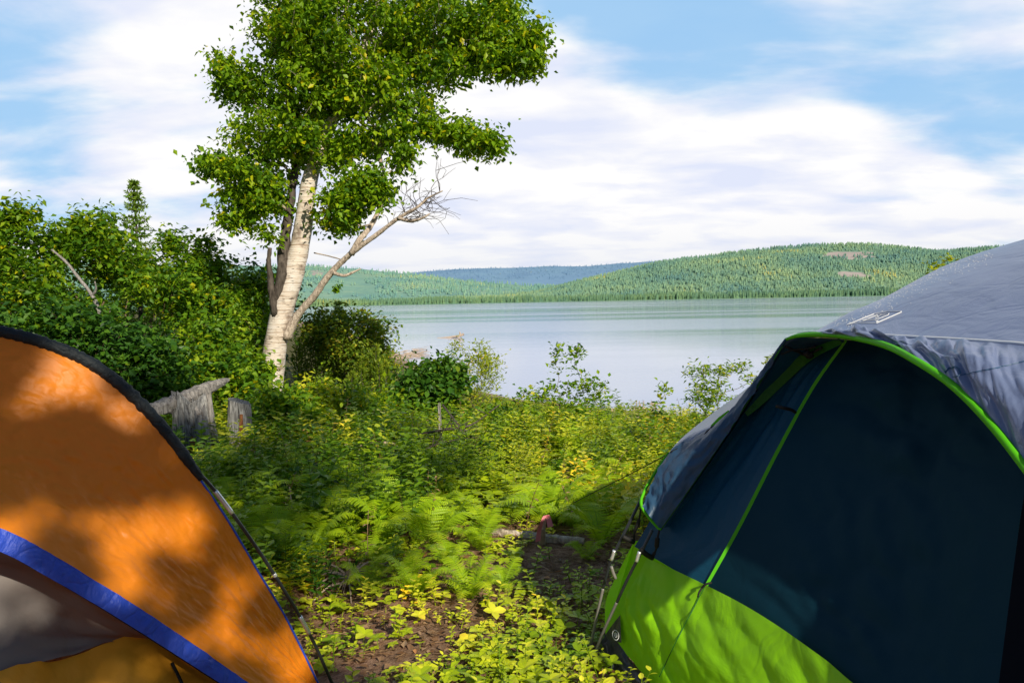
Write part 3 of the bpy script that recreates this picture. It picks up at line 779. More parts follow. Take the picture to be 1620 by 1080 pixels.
def saplings():
    def gb(u, v, d):
        b = P(u, v, d); b[2] = gz(b[0], b[1]); return b
    # right of the birch
    conifer_bush(560, 600, 15.5, 110, 492, 'dark feathery juniper bush right of the birch trunk', 31, n=12)
    conifer_bush(505, 600, 15.0, 80, 492, 'yellow green juniper bush right behind the birch trunk', 32, n=9)
    conifer_bush(600, 620, 14.0, 70, 545, 'smaller juniper bush at the lakeward end of the row', 33, n=8)
    spruce(535, 478, 17, 'thin young spruce tip rising out of the juniper bushes', 41, 14)
    spruce(212, 286, 12.5, 'small pointed spruce rising above the left thicket', 40, 26)
    S = shrub
    S('alder_shrub', 'leafy shrub growing among the juniper right of the birch trunk', gb(560, 620, 15), [(555, 535, 15, 62, 38, .8, 150), (590, 570, 14.6, 40, 28, .6, 70), (510, 520, 15, 30, 30, .6, 50), (540, 500, 15, 12, 18, .2, 10), (575, 505, 15, 10, 18, .2, 9)], 'juniper', 63, per=24, leaf=.085, spread=.13, stems=7, stemr=.02, vb=.12)
    rz = np.random.default_rng(5)
    for k, (u, v, d, w, h, mt, lab) in enumerate([(530, 745, 6.6, 40, 26, 'alder_leaf', 'low leafy bush beside the pale fallen branch'), (770, 735, 7.2, 42, 24, 'dark_leaf', 'dark low bush under the tangle of dead branches'), (605, 668, 9, 44, 24, 'alder_leaf', 'green bush between the birch and the rounded dark bush'),
          (850, 722, 7.8, 40, 20, 'alder_leaf', 'green low bush in front of the lakeside saplings'), (985, 745, 6.6, 36, 22, 'herb_leaf', 'sunny leafy bush close to the left side of the grey tent'), (705, 800, 5.6, 36, 22, 'herb_leaf', 'small sunny bush just behind the fern clearing'),
          (610, 800, 5.4, 30, 26, 'alder_leaf', 'small green bush standing alone in the ferns'), (1020, 705, 8.0, 40, 18, 'dark_leaf', 'dark low bush near the shore left of the grey tent'), (905, 770, 6.0, 34, 22, 'alder_leaf', 'green bush just behind the pink ribbon'), (470, 800, 5.3, 34, 34, 'dark_leaf', 'shaded bush right of the long tent pole'), (400, 760, 6.0, 34, 26, 'alder_leaf', 'shaded bush in front of the split stump')]):
        S('leafy_bush', lab, gb(u, v+30, d), [(u, v-3, d, w*1.2, h*1.25, .32, 46), (u+rz.uniform(-20, 20), v-h, d, w*.4, h*.5, .12, 7)], mt, 400+k, per=20, leaf=.055+.012*(k % 3), spread=.055, stems=5, tmpl=[KITE, FINE, NARROW][k % 3], stemr=.007, droop=.2)
    S('leafy_bush', 'rounded dark green bush at the edge of the lake view', gb(680, 690, 10), [(680, 655, 10, 58, 26, .5, 90), (685, 605, 10, 55, 32, .45, 110), (650, 640, 9.8, 50, 28, .4, 50), (705, 580, 10, 22, 14, .2, 16)], 'dark_leaf', 51, per=22, leaf=.085, spread=.085, stems=6, tmpl=FINE, droop=.45, stemr=.012, vb=.25)
    S('willow_sapling', 'pale yellow green willow sapling standing against the lake', gb(755, 690, 11), [(755, 595, 11, 38, 40, .3, 90), (720, 562, 11, 14, 20, .15, 16), (762, 556, 11, 8, 16, .1, 9), (772, 575, 11, 20, 20, .2, 22), (750, 650, 10.8, 45, 26, .4, 40)], 'yellow_leaf', 52, per=12, leaf=.06, spread=.065, stems=7, tmpl=NARROW, droop=-.5, stemr=.009)
    S('lakeside_sapling', 'airy sapling with small separate leaves against the lake, centre', gb(890, 700, 9), [(882, 568, 9, 5, 26, .1, 12), (912, 572, 9, 7, 30, .1, 15), (940, 608, 9, 22, 20, .2, 18), (890, 630, 9, 50, 26, .3, 42), (930, 650, 9, 36, 24, .3, 26), (840, 628, 9, 22, 12, .2, 12), (955, 625, 9, 12, 14, .1, 6)], 'alder_leaf', 53, per=8, leaf=.055, spread=.05, stems=7, droop=-.35, stemr=.009, vb=.1)
    S('lakeside_sapling', 'slim dark sapling between the airy sapling and the grey tent', gb(1046, 700, 9), [(1050, 622, 9, 5, 14, .08, 7), (1046, 655, 9, 14, 18, .15, 12), (1030, 668, 9, 14, 10, .15, 8)], 'alder_leaf', 54, per=8, leaf=.06, spread=.045, stems=3, droop=-.2, stemr=.007)
    S('rowan_sapling', 'young rowan with feathered leaves beside the grey tent', gb(1130, 720, 8), [(1105, 588, 8, 22, 9, .15, 16), (1155, 583, 8, 34, 9, .15, 20), (1125, 620, 8, 24, 24, .2, 40), (1095, 625, 8, 14, 12, .15, 10), (1185, 600, 8, 18, 7, .1, 7), (1110, 670, 8, 40, 24, .3, 40)], 'alder_leaf', 55, per=9, leaf=.058, spread=.045, stems=5, tmpl=NARROW, droop=.1, stemr=.008, vb=.15)
    S('yellow_sapling', 'yellowish sapling tip showing above the roof of the grey tent', gb(1480, 700, 6.4), [(1480, 424, 6.4, 12, 5, .1, 5), (1497, 412, 6.4, 8, 4, .05, 3), (1480, 470, 6.4, 20, 20, .2, 20)], 'yellow_leaf', 56, per=7, leaf=.04, spread=.025, stems=3, stemr=.01, droop=-.3)
    S('yellow_sapling', 'yellowish sapling tip beside the left edge of the awning', gb(1225, 720, 6.6), [(1217, 572, 6.6, 4, 7, .05, 4), (1228, 610, 6.6, 12, 20, .15, 14)], 'yellow_leaf', 57, per=7, leaf=.045, spread=.03, stems=3, stemr=.008, droop=-.3)
    S('leafy_bush', 'green leafy bush in front of the birch foot', gb(450, 740, 8.2), [(450, 665, 8.2, 45, 45, .4, 110), (430, 630, 8.2, 14, 22, .2, 14), (490, 690, 8.0, 45, 35, .4, 70), (420, 710, 7.8, 40, 26, .4, 50)], 'alder_leaf', 58, per=20, leaf=.07, spread=.08, stems=6, tmpl=FINE, stemr=.01)
    S('leafy_bush', 'sunlit bush right behind the birch foot bush', gb(540, 700, 9.6), [(540, 645, 9.6, 50, 26, .5, 90), (500, 620, 9.6, 30, 20, .3, 30), (590, 640, 9.6, 40, 28, .4, 50)], 'herb_leaf', 59, per=20, leaf=.065, spread=.09, stems=6, stemr=.01)
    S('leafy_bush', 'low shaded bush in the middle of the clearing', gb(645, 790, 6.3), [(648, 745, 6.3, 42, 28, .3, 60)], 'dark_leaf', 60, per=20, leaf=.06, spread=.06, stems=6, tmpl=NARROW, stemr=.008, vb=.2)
    S('leafy_bush', 'low green bush under the willow sapling', gb(800, 720, 8.8), [(800, 665, 8.8, 50, 22, .4, 60), (740, 690, 8.4, 50, 22, .4, 60)], 'alder_leaf', 61, per=20, leaf=.065, spread=.08, stems=5, stemr=.009)
    S('leafy_bush', 'low green bush at the foot of the airy sapling', gb(940, 730, 8.3), [(930, 690, 8.3, 60, 18, .4, 60), (1000, 690, 8.3, 45, 18, .4, 40)], 'herb_leaf', 62, per=18, leaf=.06, spread=.07, stems=5, stemr=.008)

# shade trees that stand right of and behind the photographer; their leaves throw the dapple on the orange tent
SUNV = np.array([.40, -.76, .50]); SUNV = SUNV/np.linalg.norm(SUNV)
PV = np.array([-SUNV[1], SUNV[0], 0]); PV /= np.linalg.norm(PV); NV = np.cross(SUNV, PV); NV = NV if NV[2] > 0 else -NV
def shade_trees():
    def crown(name, label, base, A_, seed, per, leaf, spread):
        rg = np.random.default_rng(seed); base = np.array(base, float); base[2] = gz(base[0], base[1])
        th = thing(name, label, 'tree', base, 'trees behind the photographer that shade the camp')
        top = A_.mean(0); top[2] = A_[:, 2].max()
        pts = crom([base-[0, 0, .1], base*.7+top*.3, base*.35+top*.65+[.1, .1, 0], top], 26)
        rr = np.linspace(.14, .02, 26)
        a = Acc(); V, Fs = tube(pts, rr, 12, rough=.05); a.add(V, Fs); a.build('trunk', M['birch_bark'], th, smooth=True)
        arr, par, R, tips, nst = grow([(pts[8::3], rr[8::3])], A_, seed, .3, .08, .004)
        a = Acc(); limbs(arr, par, R, nst, a); a.build('branches', M['branch_bark'], th)
        a = Acc(); c = arr[tips]; leaves(c, per, spread, leaf, rg, KITE, .4, a); a.build('crown', M['birch_leaf'], th)
    rg = np.random.default_rng(17)
    n = 4200; p = rg.uniform(-1.3, .85, n); q = rg.uniform(1.1, 3.0, n); t = rg.uniform(5.6, 7.4, n)
    k = (.6*vnoise(p*5.5, q*6.2, 24)+.4*vnoise(p*12, q*13, 31)) < .475+.12*(vnoise(p*1.7, q*1.7, 5)-.5)
    crown('birch_tree', 'birch standing close behind the photographer, outside the picture', (1.2, -6.0, 0), (p[:, None]*PV+q[:, None]*NV+t[:, None]*SUNV)[k], 71, 26, .055, .03)
    n = 2600; p = rg.uniform(-3.2, 2.9, n); q = rg.uniform(2.0, 5.1, n); t = rg.uniform(13.5, 17.5, n)
    k = (fbm(p*2.3, q*3.6, 3, 14) < .435+np.clip(.06-p*.03, 0, .06)) & (q > 2.0+.8*np.maximum(0, p-1.35)) & ((q > 2.35) | (p > .95))
    crown('birch_tree', 'taller birch farther behind the photographer, outside the picture', (5.5, -13.5, 0), (p[:, None]*PV+q[:, None]*NV+t[:, None]*SUNV)[k], 72, 34, .085, .075)

# ---------------------------------------------------------------- undergrowth
def inside_tents(x, y):
    # right tent footprint (square A-B-D-C) and left tent footprint
    A0 = np.array([.34, 3.05]); e1 = np.array([.43, -.90]); e2 = np.array([.90, .43])
    rx = (x-A0[0])*e1[0]+(y-A0[1])*e1[1]; ry = (x-A0[0])*e2[0]+(y-A0[1])*e2[1]
    r = (rx > -.02) & (ry > -.05) & (ry < 3.1)
    l = (x < -.62-(2.95-y)*.25) & (y < 3.1) & (x > -3.5)
    l |= (x < -.78-(y-2.9)*.9) & (y >= 2.8) & (y < 4.2) & (x > -3.5)
    return r | l
def place(n, rg, y0, y1, xpad=.15, bias=1.0, clear=True):
    y = y0+(y1-y0)*rg.uniform(0, 1, n)**bias
    x = rg.uniform(-.68-xpad, .68+xpad, n)*y
    k = ~inside_tents(x, y)
    x, y = x[k], y[k]
    ys = np.interp(x, SX, SY)
    k = (y < ys-2.3) & ((np.hypot((x-.15)/.2, (y-4.4)/.2) > 1) | (not clear))
    x, y = x[k], y[k]
    return x, y, ground(x, y)
def rotz(a):
    c, s = np.cos(a), np.sin(a); z = np.zeros_like(a); o = np.ones_like(a)
    return np.stack([np.stack([c, -s, z], 1), np.stack([s, c, z], 1), np.stack([z, z, o], 1)], 1)

def herb_template(seed, h=.35, nl=14, leaf=.07, tm=FINE, tilt=.3):
    rg = np.random.default_rng(seed); a = Acc()
    bend = rg.uniform(-.25, .25, 2)
    tt = np.linspace(0, 1, 5); pts = np.stack([bend[0]*h*tt**2, bend[1]*h*tt**2, h*tt], 1)
    V, Fs = tube(pts, np.linspace(.0028, .0012, 5), 3, cap=False); Fs = [np.concatenate([f[:, [0, 1, 2]], f[:, [0, 2, 3]]]) for f in Fs]
    a.add(V, Fs, .12)
    for k in range(nl):
        t = (k+1.5)/(nl+1); t = .18+.82*t
        s = np.array([np.interp(t, tt, pts[:, i]) for i in range(3)]); an = k*2.4+rg.uniform(-.3, .3)
        d = np.array([[math.cos(an), math.sin(an), tilt+rg.uniform(-.3, .3)]])
        V, Fs = stamp(tm[0], tm[1], basis(d, np.array([[0, 0, 1.]])), np.array([leaf*(1.15-.45*t)*rg.uniform(.8, 1.2)]), s[None])
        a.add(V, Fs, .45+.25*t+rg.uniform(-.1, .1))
    return np.concatenate(a.V), np.concatenate(a.F[3]), np.concatenate(a.val[3])
def whorl_template(seed, n=5, leaf=.05, h=.06):
    rg = np.random.default_rng(seed); a = Acc()
    for k in range(n):
        an = k*6.283/n+rg.uniform(-.2, .2)
        d = np.array([[math.cos(an), math.sin(an), rg.uniform(-.05, .35)]])
        V, Fs = stamp(FINE[0]*[1, 1.15, 1], FINE[1], basis(d, np.array([[0, 0, 1.]])), np.array([leaf*rg.uniform(.75, 1.15)]), np.array([[0, 0, h]]))
        a.add(V, Fs, .5+rg.uniform(-.12, .12))
    V, Fs = tube(np.array([[0, 0, 0], [0, 0, h]]), [.0018, .0012], 3, cap=False); Fs = [np.concatenate([f[:, [0, 1, 2]], f[:, [0, 2, 3]]]) for f in Fs]
    a.add(V, Fs, .3)
    return np.concatenate(a.V), np.concatenate(a.F[3]), np.concatenate(a.val[3])
def multi(acc, T, x, y, z, s, rg, tone, tilt=.15):
    n = len(x); which = rg.integers(0, len(T), n)
    for k, (tv, tf, tval) in enumerate(T):
        m = which == k
        if not m.any(): continue
        mm = m.sum(); R = rotz(rg.uniform(0, 6.283, mm))
        up = np.array([0, 0, 1.])+rg.normal(size=(mm, 3))*tilt; d = R[:, :, 0]; R = basis(d-up*(d*up).sum(1)[:, None]/(up*up).sum(1)[:, None], up)
        V, Fs = stamp(tv, tf, R, s[m], np.stack([x[m], y[m], z[m]], 1))
        val = np.clip(tval[None]+tone[m][:, None]+rg.normal(0, .05, (mm, 1)), 0, 1).ravel()
        acc.add(V, Fs, val)

def undergrowth():
    rg = np.random.default_rng(21)
    TW = [whorl_template(k, n=3+k % 4, leaf=.030+.0035*k, h=.025+.007*k) for k in range(6)]
    TH = [herb_template(20+k, h=.22+.05*k, nl=10+k*2, leaf=.055+.006*k, tm=FINE if k % 2 else NARROW) for k in range(6)]
    THk = [herb_template(40+k, h=.3+.06*k, nl=14+k*2, leaf=.07+.006*k, tm=KITE) for k in range(5)]
    # low broad-leaved cover over the trampled camp ground
    a = Acc(); x, y, z = place(15000, rg, 2.3, 5.2, bias=1.2, clear=False)
    dn = fbm(x*1.7, y*1.7, 3, 3)
    bare = np.exp(-(((x+.45)/.38)**2+((y-3.55)/.75)**2))*.20+np.exp(-(((x+.05)/.35)**2+((y-4.0)/.3)**2))*.25
    k = dn-bare+rg.uniform(-.2, .2, len(x)) > .50
    x, y, z = x[k], y[k], z[k]
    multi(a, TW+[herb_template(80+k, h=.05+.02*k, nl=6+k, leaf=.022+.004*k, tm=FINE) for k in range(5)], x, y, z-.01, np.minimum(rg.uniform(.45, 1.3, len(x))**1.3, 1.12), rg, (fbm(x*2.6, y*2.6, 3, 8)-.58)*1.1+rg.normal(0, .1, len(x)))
    x, y, z = place(20000, rg, 5.0, 11)
    k = fbm(x*.9, y*.9, 3, 31)+rg.uniform(-.2, .2, len(x)) > .4; x, y, z = x[k], y[k], z[k]
    multi(a, TW, x, y, z, rg.uniform(.9, 1.9, len(x)), rg, (fbm(x*.9, y*.9, 2, 8)-.6)*.8)
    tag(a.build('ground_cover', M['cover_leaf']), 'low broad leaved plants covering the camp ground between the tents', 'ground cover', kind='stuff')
    # knee-high herbs
    a = Acc(); x, y, z = place(5200, rg, 4.0, 8.5)
    clear = np.exp(-(((x+.1)/.75)**2+((y-3.9)/1.0)**2))
    k = fbm(x*.8+3, y*.8, 3, 13)+rg.uniform(-.2, .2, len(x))-clear*.9 > .34
    x, y, z = x[k], y[k], z[k]
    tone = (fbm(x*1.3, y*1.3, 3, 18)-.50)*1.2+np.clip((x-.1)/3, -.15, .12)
    hgt = .55+.75*fbm(x*.6, y*.6, 3, 19)-.25*np.clip(x/3,0,1)
    multi(a, TH, x, y, z-.02, hgt*rg.uniform(.65, 1.15, len(x)), rg, tone)
    x, y, z = place(15000, rg, 7.5, 20, xpad=.3)
    k = (x > -.5*y) | (y > 9); x, y, z = x[k], y[k], z[k]
    tone = (fbm(x*.9, y*.9, 3, 18)-.54)*1.2
    multi(a, THk, x, y, z-.02, rg.uniform(.5, 1.0, len(x))*(.5+.7*fbm(x*.6, y*.6, 3, 23))*(1-.5*np.clip((y-9)/7, 0, 1)), rg, tone)
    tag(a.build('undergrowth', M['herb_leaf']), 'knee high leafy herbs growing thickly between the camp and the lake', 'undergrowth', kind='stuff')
    # dark herb layer in the shade on the left
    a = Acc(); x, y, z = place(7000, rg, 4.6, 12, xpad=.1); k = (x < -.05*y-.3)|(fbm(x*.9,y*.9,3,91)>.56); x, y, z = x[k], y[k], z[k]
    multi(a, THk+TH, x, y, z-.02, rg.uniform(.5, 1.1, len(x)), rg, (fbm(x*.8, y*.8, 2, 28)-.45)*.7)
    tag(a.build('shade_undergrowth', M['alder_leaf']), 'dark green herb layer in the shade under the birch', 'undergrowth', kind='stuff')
    # last year's brown stalks and withered plants
    a = Acc(); x, y, z = place(420, rg, 4.2, 13)
    TD = [herb_template(120+k, h=.3+.06*k, nl=9, leaf=.045, tm=NARROW, tilt=.1) for k in range(4)]
    multi(a, TD, x, y, z-.02, rg.uniform(.6, 1.25, len(x)), rg, rg.uniform(-.3, .4, len(x)), .22)
    tag(a.build('dry_plants', M['dry_leaf']), 'brown withered stalks scattered through the green herbs', 'dry plants', kind='stuff')
    # grass blades
    a = Acc(); x, y, z = place(8000, rg, 4.7, 10)
    k = fbm(x*1.1+9, y*1.1, 3, 43) > .5; x, y, z = x[k], y[k], z[k]
    x = np.repeat(x, 4)+rg.normal(0, .02, len(x)*4); y = np.repeat(y, 4)+rg.normal(0, .02, len(y)*4); z = np.repeat(z, 4)
    blade = (np.array([[0, -.012, 0], [0, .012, 0], [.5, .009, .09], [.5, -.009, .09], [1, 0, 0]]), np.array([[0, 1, 2], [0, 2, 3], [3, 2, 4]]))
    n = len(x); d = unit(rg, n)*.35+[0, 0, 1]
    V, Fs = stamp(blade[0], blade[1], basis(d, unit(rg, n)), rg.uniform(.08, .24, n), np.stack([x, y, z], 1))
    a.add(V, Fs, np.repeat(np.clip(rg.normal(.5, .2, n), 0, 1), 3))
    tag(a.build('grass', M['herb_leaf']), 'thin grass blades scattered among the low plants', 'grass', kind='stuff')
    # litter: dead leaves, twigs and bark chips on the soil
    a = Acc(); x, y, z = place(12000, rg, 2.3, 5.4); n = len(x)
    V, Fs = stamp(KITE[0], KITE[1], basis(unit(rg, n)*[1, 1, .25], unit(rg, n)*.35+[0, 0, 1]), rg.uniform(.012, .05, n), np.stack([x, y, z+.008], 1))
    a.add(V, Fs, np.repeat(rg.uniform(0, 1, n), 2))
    x, y, z = place(1500, rg, 2.3, 5.4)
    for i in range(len(x)):
        an = rg.uniform(0, 6.28); L = rg.uniform(.03, .16); d = np.array([math.cos(an), math.sin(an), rg.uniform(-.05, .18)])
        p = np.array([x[i], y[i], z[i]+.008]); V, Fs = tube(np.array([p, p+d*L*.5+rg.normal(size=3)*.006, p+d*L]), [.0025, .002, .001], 3, cap=False); a.add(V, Fs, rg.uniform(.3, 1))
    tag(a.build('leaf_litter', M['dry_leaf']), 'dead leaves, needles and small twigs lying on the bare soil', 'leaf litter', kind='stuff')

def ferns():
    rg = np.random.default_rng(66)
    def frond(acc, s, an, L, arch, tone, seed):
        r2 = np.random.default_rng(seed); m = 17; t = np.linspace(0, 1, m)
        h = np.array([math.cos(an), math.sin(an), 0]); sd = np.array([-math.sin(an), math.cos(an), 0])
        pts = s+h*(L*(t*.85))[:, None]; pts[:, 2] += L*(arch*t-(arch*.72)*t**2.2)
        pts = pts+sd*(r2.uniform(-.1, .1)*L*t**2)[:, None]
        V, Fs = tube(pts, np.linspace(.0028, .0008, m), 3, cap=False); acc.add(V, Fs, .25)
        T = np.gradient(pts, axis=0); T /= np.linalg.norm(T, axis=1)[:, None]
        n = 30; q = np.linspace(.10, .99, n); pos = np.stack([np.interp(q, t, pts[:, i]) for i in range(3)], 1); TT = np.stack([np.interp(q, t, T[:, i]) for i in range(3)], 1)
        N = np.cross(TT, sd); wd = L*.23*np.sin(np.pi*(q*.9+.08))**.8*(1.15-.45*q)
        for sg in (-1, 1):
            d = sd*sg+TT*.35-np.array([0, 0, .15]); 
            V, Fs = stamp(PINNA[0], PINNA[1], basis(d+unit(r2, n)*.12, N*np.sign(N[:, 2:3]+1e-6)), wd*r2.uniform(.88, 1.08, n), pos)
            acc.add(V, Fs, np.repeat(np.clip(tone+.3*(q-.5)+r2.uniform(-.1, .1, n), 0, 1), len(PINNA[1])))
    protos = []
    for k in range(4):
        a = Acc(); nf = 7+k
        for j in range(nf):
            frond(a, np.zeros(3), j*6.283/nf+rg.uniform(-.3, .3), rg.uniform(.28, .46), rg.uniform(1.0, 1.9), .5+rg.uniform(-.1, .1), 700+k*20+j)
        ks = sorted(a.F)
        protos.append(mesh('fern', np.concatenate(a.V), [np.concatenate(a.F[q]) for q in ks], M['fern_leaf'], np.concatenate([np.concatenate(a.val[q]) for q in ks])))
    spots = []
    regions = [((580, 800, 840, 960), 15, 'sunlit fern in the clearing between the two tents'), ((400, 600, 760, 880), 26, 'fern in the half shade right of the orange tent'),
               ((330, 500, 740, 840), 12, 'fern in the shade beside the long tent pole'), ((860, 960, 780, 900), 9, 'fern in the shadow left of the grey tent'), ((600, 760, 720, 820), 10, 'fern in the undergrowth behind the clearing'), ((880, 1000, 700, 790), 8, 'fern in the sunny undergrowth left of the grey tent')]
    for (u0, u1, v0, v1), n, lab in regions:
        for k in range(n):
            for tr in range(30):
                u, v = rg.uniform(u0, u1), rg.uniform(v0, v1); p = G(u, v)
                if not inside_tents(p[0], p[1]) and np.hypot((p[0]-.15)/.28, (p[1]-4.4)/.28) > 1 and all(np.hypot(*(p[:2]-q[:2])) > .17 for q, _ in spots): break
            spots.append((p, lab))
    for p, lab in spots:
        o = bpy.data.objects.new('fern', protos[rg.integers(4)]); C.objects.link(o)
        o.location = (p[0], p[1], p[2]-.01); o.rotation_euler = (rg.uniform(-.12, .12), rg.uniform(-.12, .12), rg.uniform(0, 6.28))
        s = rg.uniform(.45, .95)*(.7 if p[1] < 4.4 else 1.05); o.scale = (s, s, s*rg.uniform(.9, 1.2))
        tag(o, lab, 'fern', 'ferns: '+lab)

# ================================================================= WOOD
def rough_cyl(p0, p1, r0, r1, n=20, m=14, rough=.12, seed=0, flute=.0, top='flat', slant=0):
    rg = np.random.default_rng(seed)
    p0, p1 = np.asarray(p0, float), np.asarray(p1, float)
    ax = p1-p0; L = np.linalg.norm(ax); ax /= L
    X = np.cross(ax, [0.3, 1, .1]); X /= np.linalg.norm(X); Y = np.cross(ax, X)
    a = np.arange(n)*2*math.pi/n
    fl = 1+rough*rg.normal(size=n)
    ends = slant*np.cos(a)+(.09*rg.uniform(-1, 1, n) if top == 'broken' else 0)
    V = []
    for i in range(m):
        t = i/(m-1); r = (r0+(r1-r0)*t)*(fl+flute*math.exp(-t*6)*np.abs(np.sin(a*2.5+seed)))*(1+.02*rg.normal(size=n))
        tt = t*(L+ends*(t**2))
        V.append(p0+ax*tt[:, None]+(np.cos(a)*r)[:, None]*X+(np.sin(a)*r)[:, None]*Y)
    V = np.vstack(V); q = [(i*n+j, i*n+(j+1) % n, (i+1)*n+(j+1) % n, (i+1)*n+j) for i in range(m-1) for j in range(n)]
    # end cap sunk a little
    inner = V[-n:]*.5+(V[-n:].mean(0))*.5-ax*.02
    V2 = np.vstack([V, inner, inner.mean(0)-ax*.01, V[:n].mean(0)])
    b = (m-1)*n; q2 = [(b+j, b+(j+1) % n, m*n+(j+1) % n, m*n+j) for j in range(n)]
    c = (m+1)*n; tr = [(c, m*n+j, m*n+(j+1) % n) for j in range(n)]+[(c+1, (j+1) % n, j) for j in range(n)]
    return V2, [np.array(q+q2), np.array(tr)]

def woods():
    # big split stump carrying a log
    b = P(318, 742, 6.9); b[2] = gz(b[0], b[1])-.05
    t = thing('tree_stump', 'tall split grey stump with red rotten heart holding up the fallen log', 'stump', b)
    a = Acc(); V, Fs = rough_cyl(b, P(302, 632, 6.95), .17, .115, 34, 16, .17, 2, .35, 'broken', .05); a.add(V, Fs)
    a.build('stump_body', M['stump_wood'], t, smooth=False)
    a = Acc(); V, Fs = rough_cyl(P(328, 745, 6.72), P(318, 655, 6.82), .075, .045, 14, 12, .25, 9, .3, 'broken'); a.add(V, Fs)
    V, Fs = rough_cyl(P(338, 720, 6.95), P(330, 628, 7.0), .05, .02, 9, 10, .25, 10, .3, 'broken'); a.add(V, Fs)
    a.build('split_slab', M['grey_wood'], t, smooth=False)
    a = Acc(); V, Fs = rough_cyl(P(307, 735, 6.72), P(309, 700, 6.76), .05, .025, 12, 6, .25, 6, 0, 'broken'); a.add(V, Fs); a.build('rotten_heart', M['red_rot'], t)
    # lying log
    a = Acc(); pts = crom(px([(205, 668, 6.6), (250, 648, 6.8), (290, 632, 7.0), (330, 613, 7.3), (362, 600, 7.6)]), 40)
    pts[:, 2] += .0
    V, Fs = tube(pts, np.interp(np.linspace(0, 1, 40), [0, .3, .75, .95, 1], [.075, .075, .06, .03, .012]), 14, rough=.13, seed=8); a.add(V, Fs)
    o = a.build('fallen_log', M['grey_wood'], smooth=False); tag(o, 'weathered grey log lying slanted on top of the split stump', 'log')
    b = P(378, 712, 7.4); b[2] = gz(b[0], b[1])-.05
    t = thing('tree_stump', 'short dark stump with hollow front right of the split stump', 'stump', b)
    a = Acc(); V, Fs = rough_cyl(b, P(379, 634, 7.45), .12, .105, 18, 12, .1, 5, .2, 'flat', .035); a.add(V, Fs); a.build('stump_body', M['stump_wood'], t)
    a = Acc(); V, Fs = rough_cyl(P(382, 685, 7.335), P(382, 655, 7.35), .022, .016, 10, 5, .3, 3); a.add(V, Fs); a.build('rotten_heart', M['red_rot'], t)
    # log on the ground by the ribbon
    a = Acc(); q = [G(752, 842), G(800, 850), G(850, 856), G(890, 859), G(925, 862)]
    pts = crom([x+[0, 0, .02] for x in q], 26); V, Fs = tube(pts, np.interp(np.linspace(0, 1, 26), [0, .1, .5, 1], [.010, .024, .030, .020]), 10, rough=.15, seed=2); a.add(V, Fs)
    tag(a.build('ground_log', M['branch_bark']), 'pale barked log lying in the clearing beside the pink ribbon', 'log')
    # stake with ribbon
    b = G(858, 862); t = thing('marker_stake', 'short stake tied with a folded pink marking ribbon in the clearing', 'stake', b)
    a = Acc(); V, Fs = tube(np.array([b, P(858, 835, b[1]), P(862, 816, b[1])]), [.022, .018, .01], 8, rough=.1); a.add(V, Fs); a.build('stake', M['drift'], t)
    d = b[1]-.03
    L = crom(px([(851, 856, d), (853, 840, d), (858, 824, d-.02), (863, 815, d), (867, 817, d+.02), (871, 833, d)]), 24)
    W = np.array([.015, 0.006, .002]); W2 = np.interp(np.linspace(0, 1, 24), [0, .4, .7, 1], [1, .7, .8, 1.1])
    g = np.stack([L-W*W2[:, None], L+W*W2[:, None]]); sheet('ribbon', g, M['ribbon'], t)
    # small root snag at the patch edge
    b = G(553, 925); t = thing('root_snag', 'small upturned root snag with pale spike at the soil edge by the orange tent', 'snag', b)
    a = Acc(); rg = np.random.default_rng(3)
    V, Fs = tube(crom([b-[0, 0, .03], b+[0, .0, .07], P(553, 885, b[1])], 10), np.linspace(.03, .004, 10), 8, rough=.2); a.add(V, Fs)
    for k in range(26):
        an = rg.uniform(0, 6.28); L_ = rg.uniform(.08, .32); s = b+[0, 0, rg.uniform(.0, .05)]
        e = s+np.array([math.cos(an)*L_, math.sin(an)*L_, 0]); e[2] = gz(e[0], e[1])+.01
        V, Fs = tube(crom([s, (s+e)/2+[0, 0, rg.uniform(.01, .06)], e], 7), np.linspace(.009, .002, 7), 4, cap=False); a.add(V, Fs)
    a.build('roots', M['drift'], t)
    # grey snag
    b = P(697, 700, 7.6); b[2] = gz(b[0], b[1]); a = Acc(); V, Fs = rough_cyl(b, P(695, 650, 7.6), .024, .014, 9, 8, .15, 4, 0, 'broken'); a.add(V, Fs)
    tag(a.build('grey_snag', M['grey_wood']), 'thin grey broken snag standing below the dark bush', 'snag')
    # weathered log under the bush
    a = Acc(); pts = crom([P(498, 718, 7.0), P(540, 708, 7.1), P(585, 712, 7.0)], 14); V, Fs = tube(pts, np.linspace(.04, .025, 14), 9, rough=.2); a.add(V, Fs)
    V, Fs = tube(crom([P(560, 707, 7.05), P(610, 700, 6.9), P(655, 716, 6.8)], 10), np.linspace(.02, .01, 10), 6, rough=.2); a.add(V, Fs)
    tag(a.build('fallen_branch', M['drift']), 'pale weathered branch lying among the herbs in mid clearing', 'branch')
    # dark dead brush
    rg = np.random.default_rng(19); a = Acc()
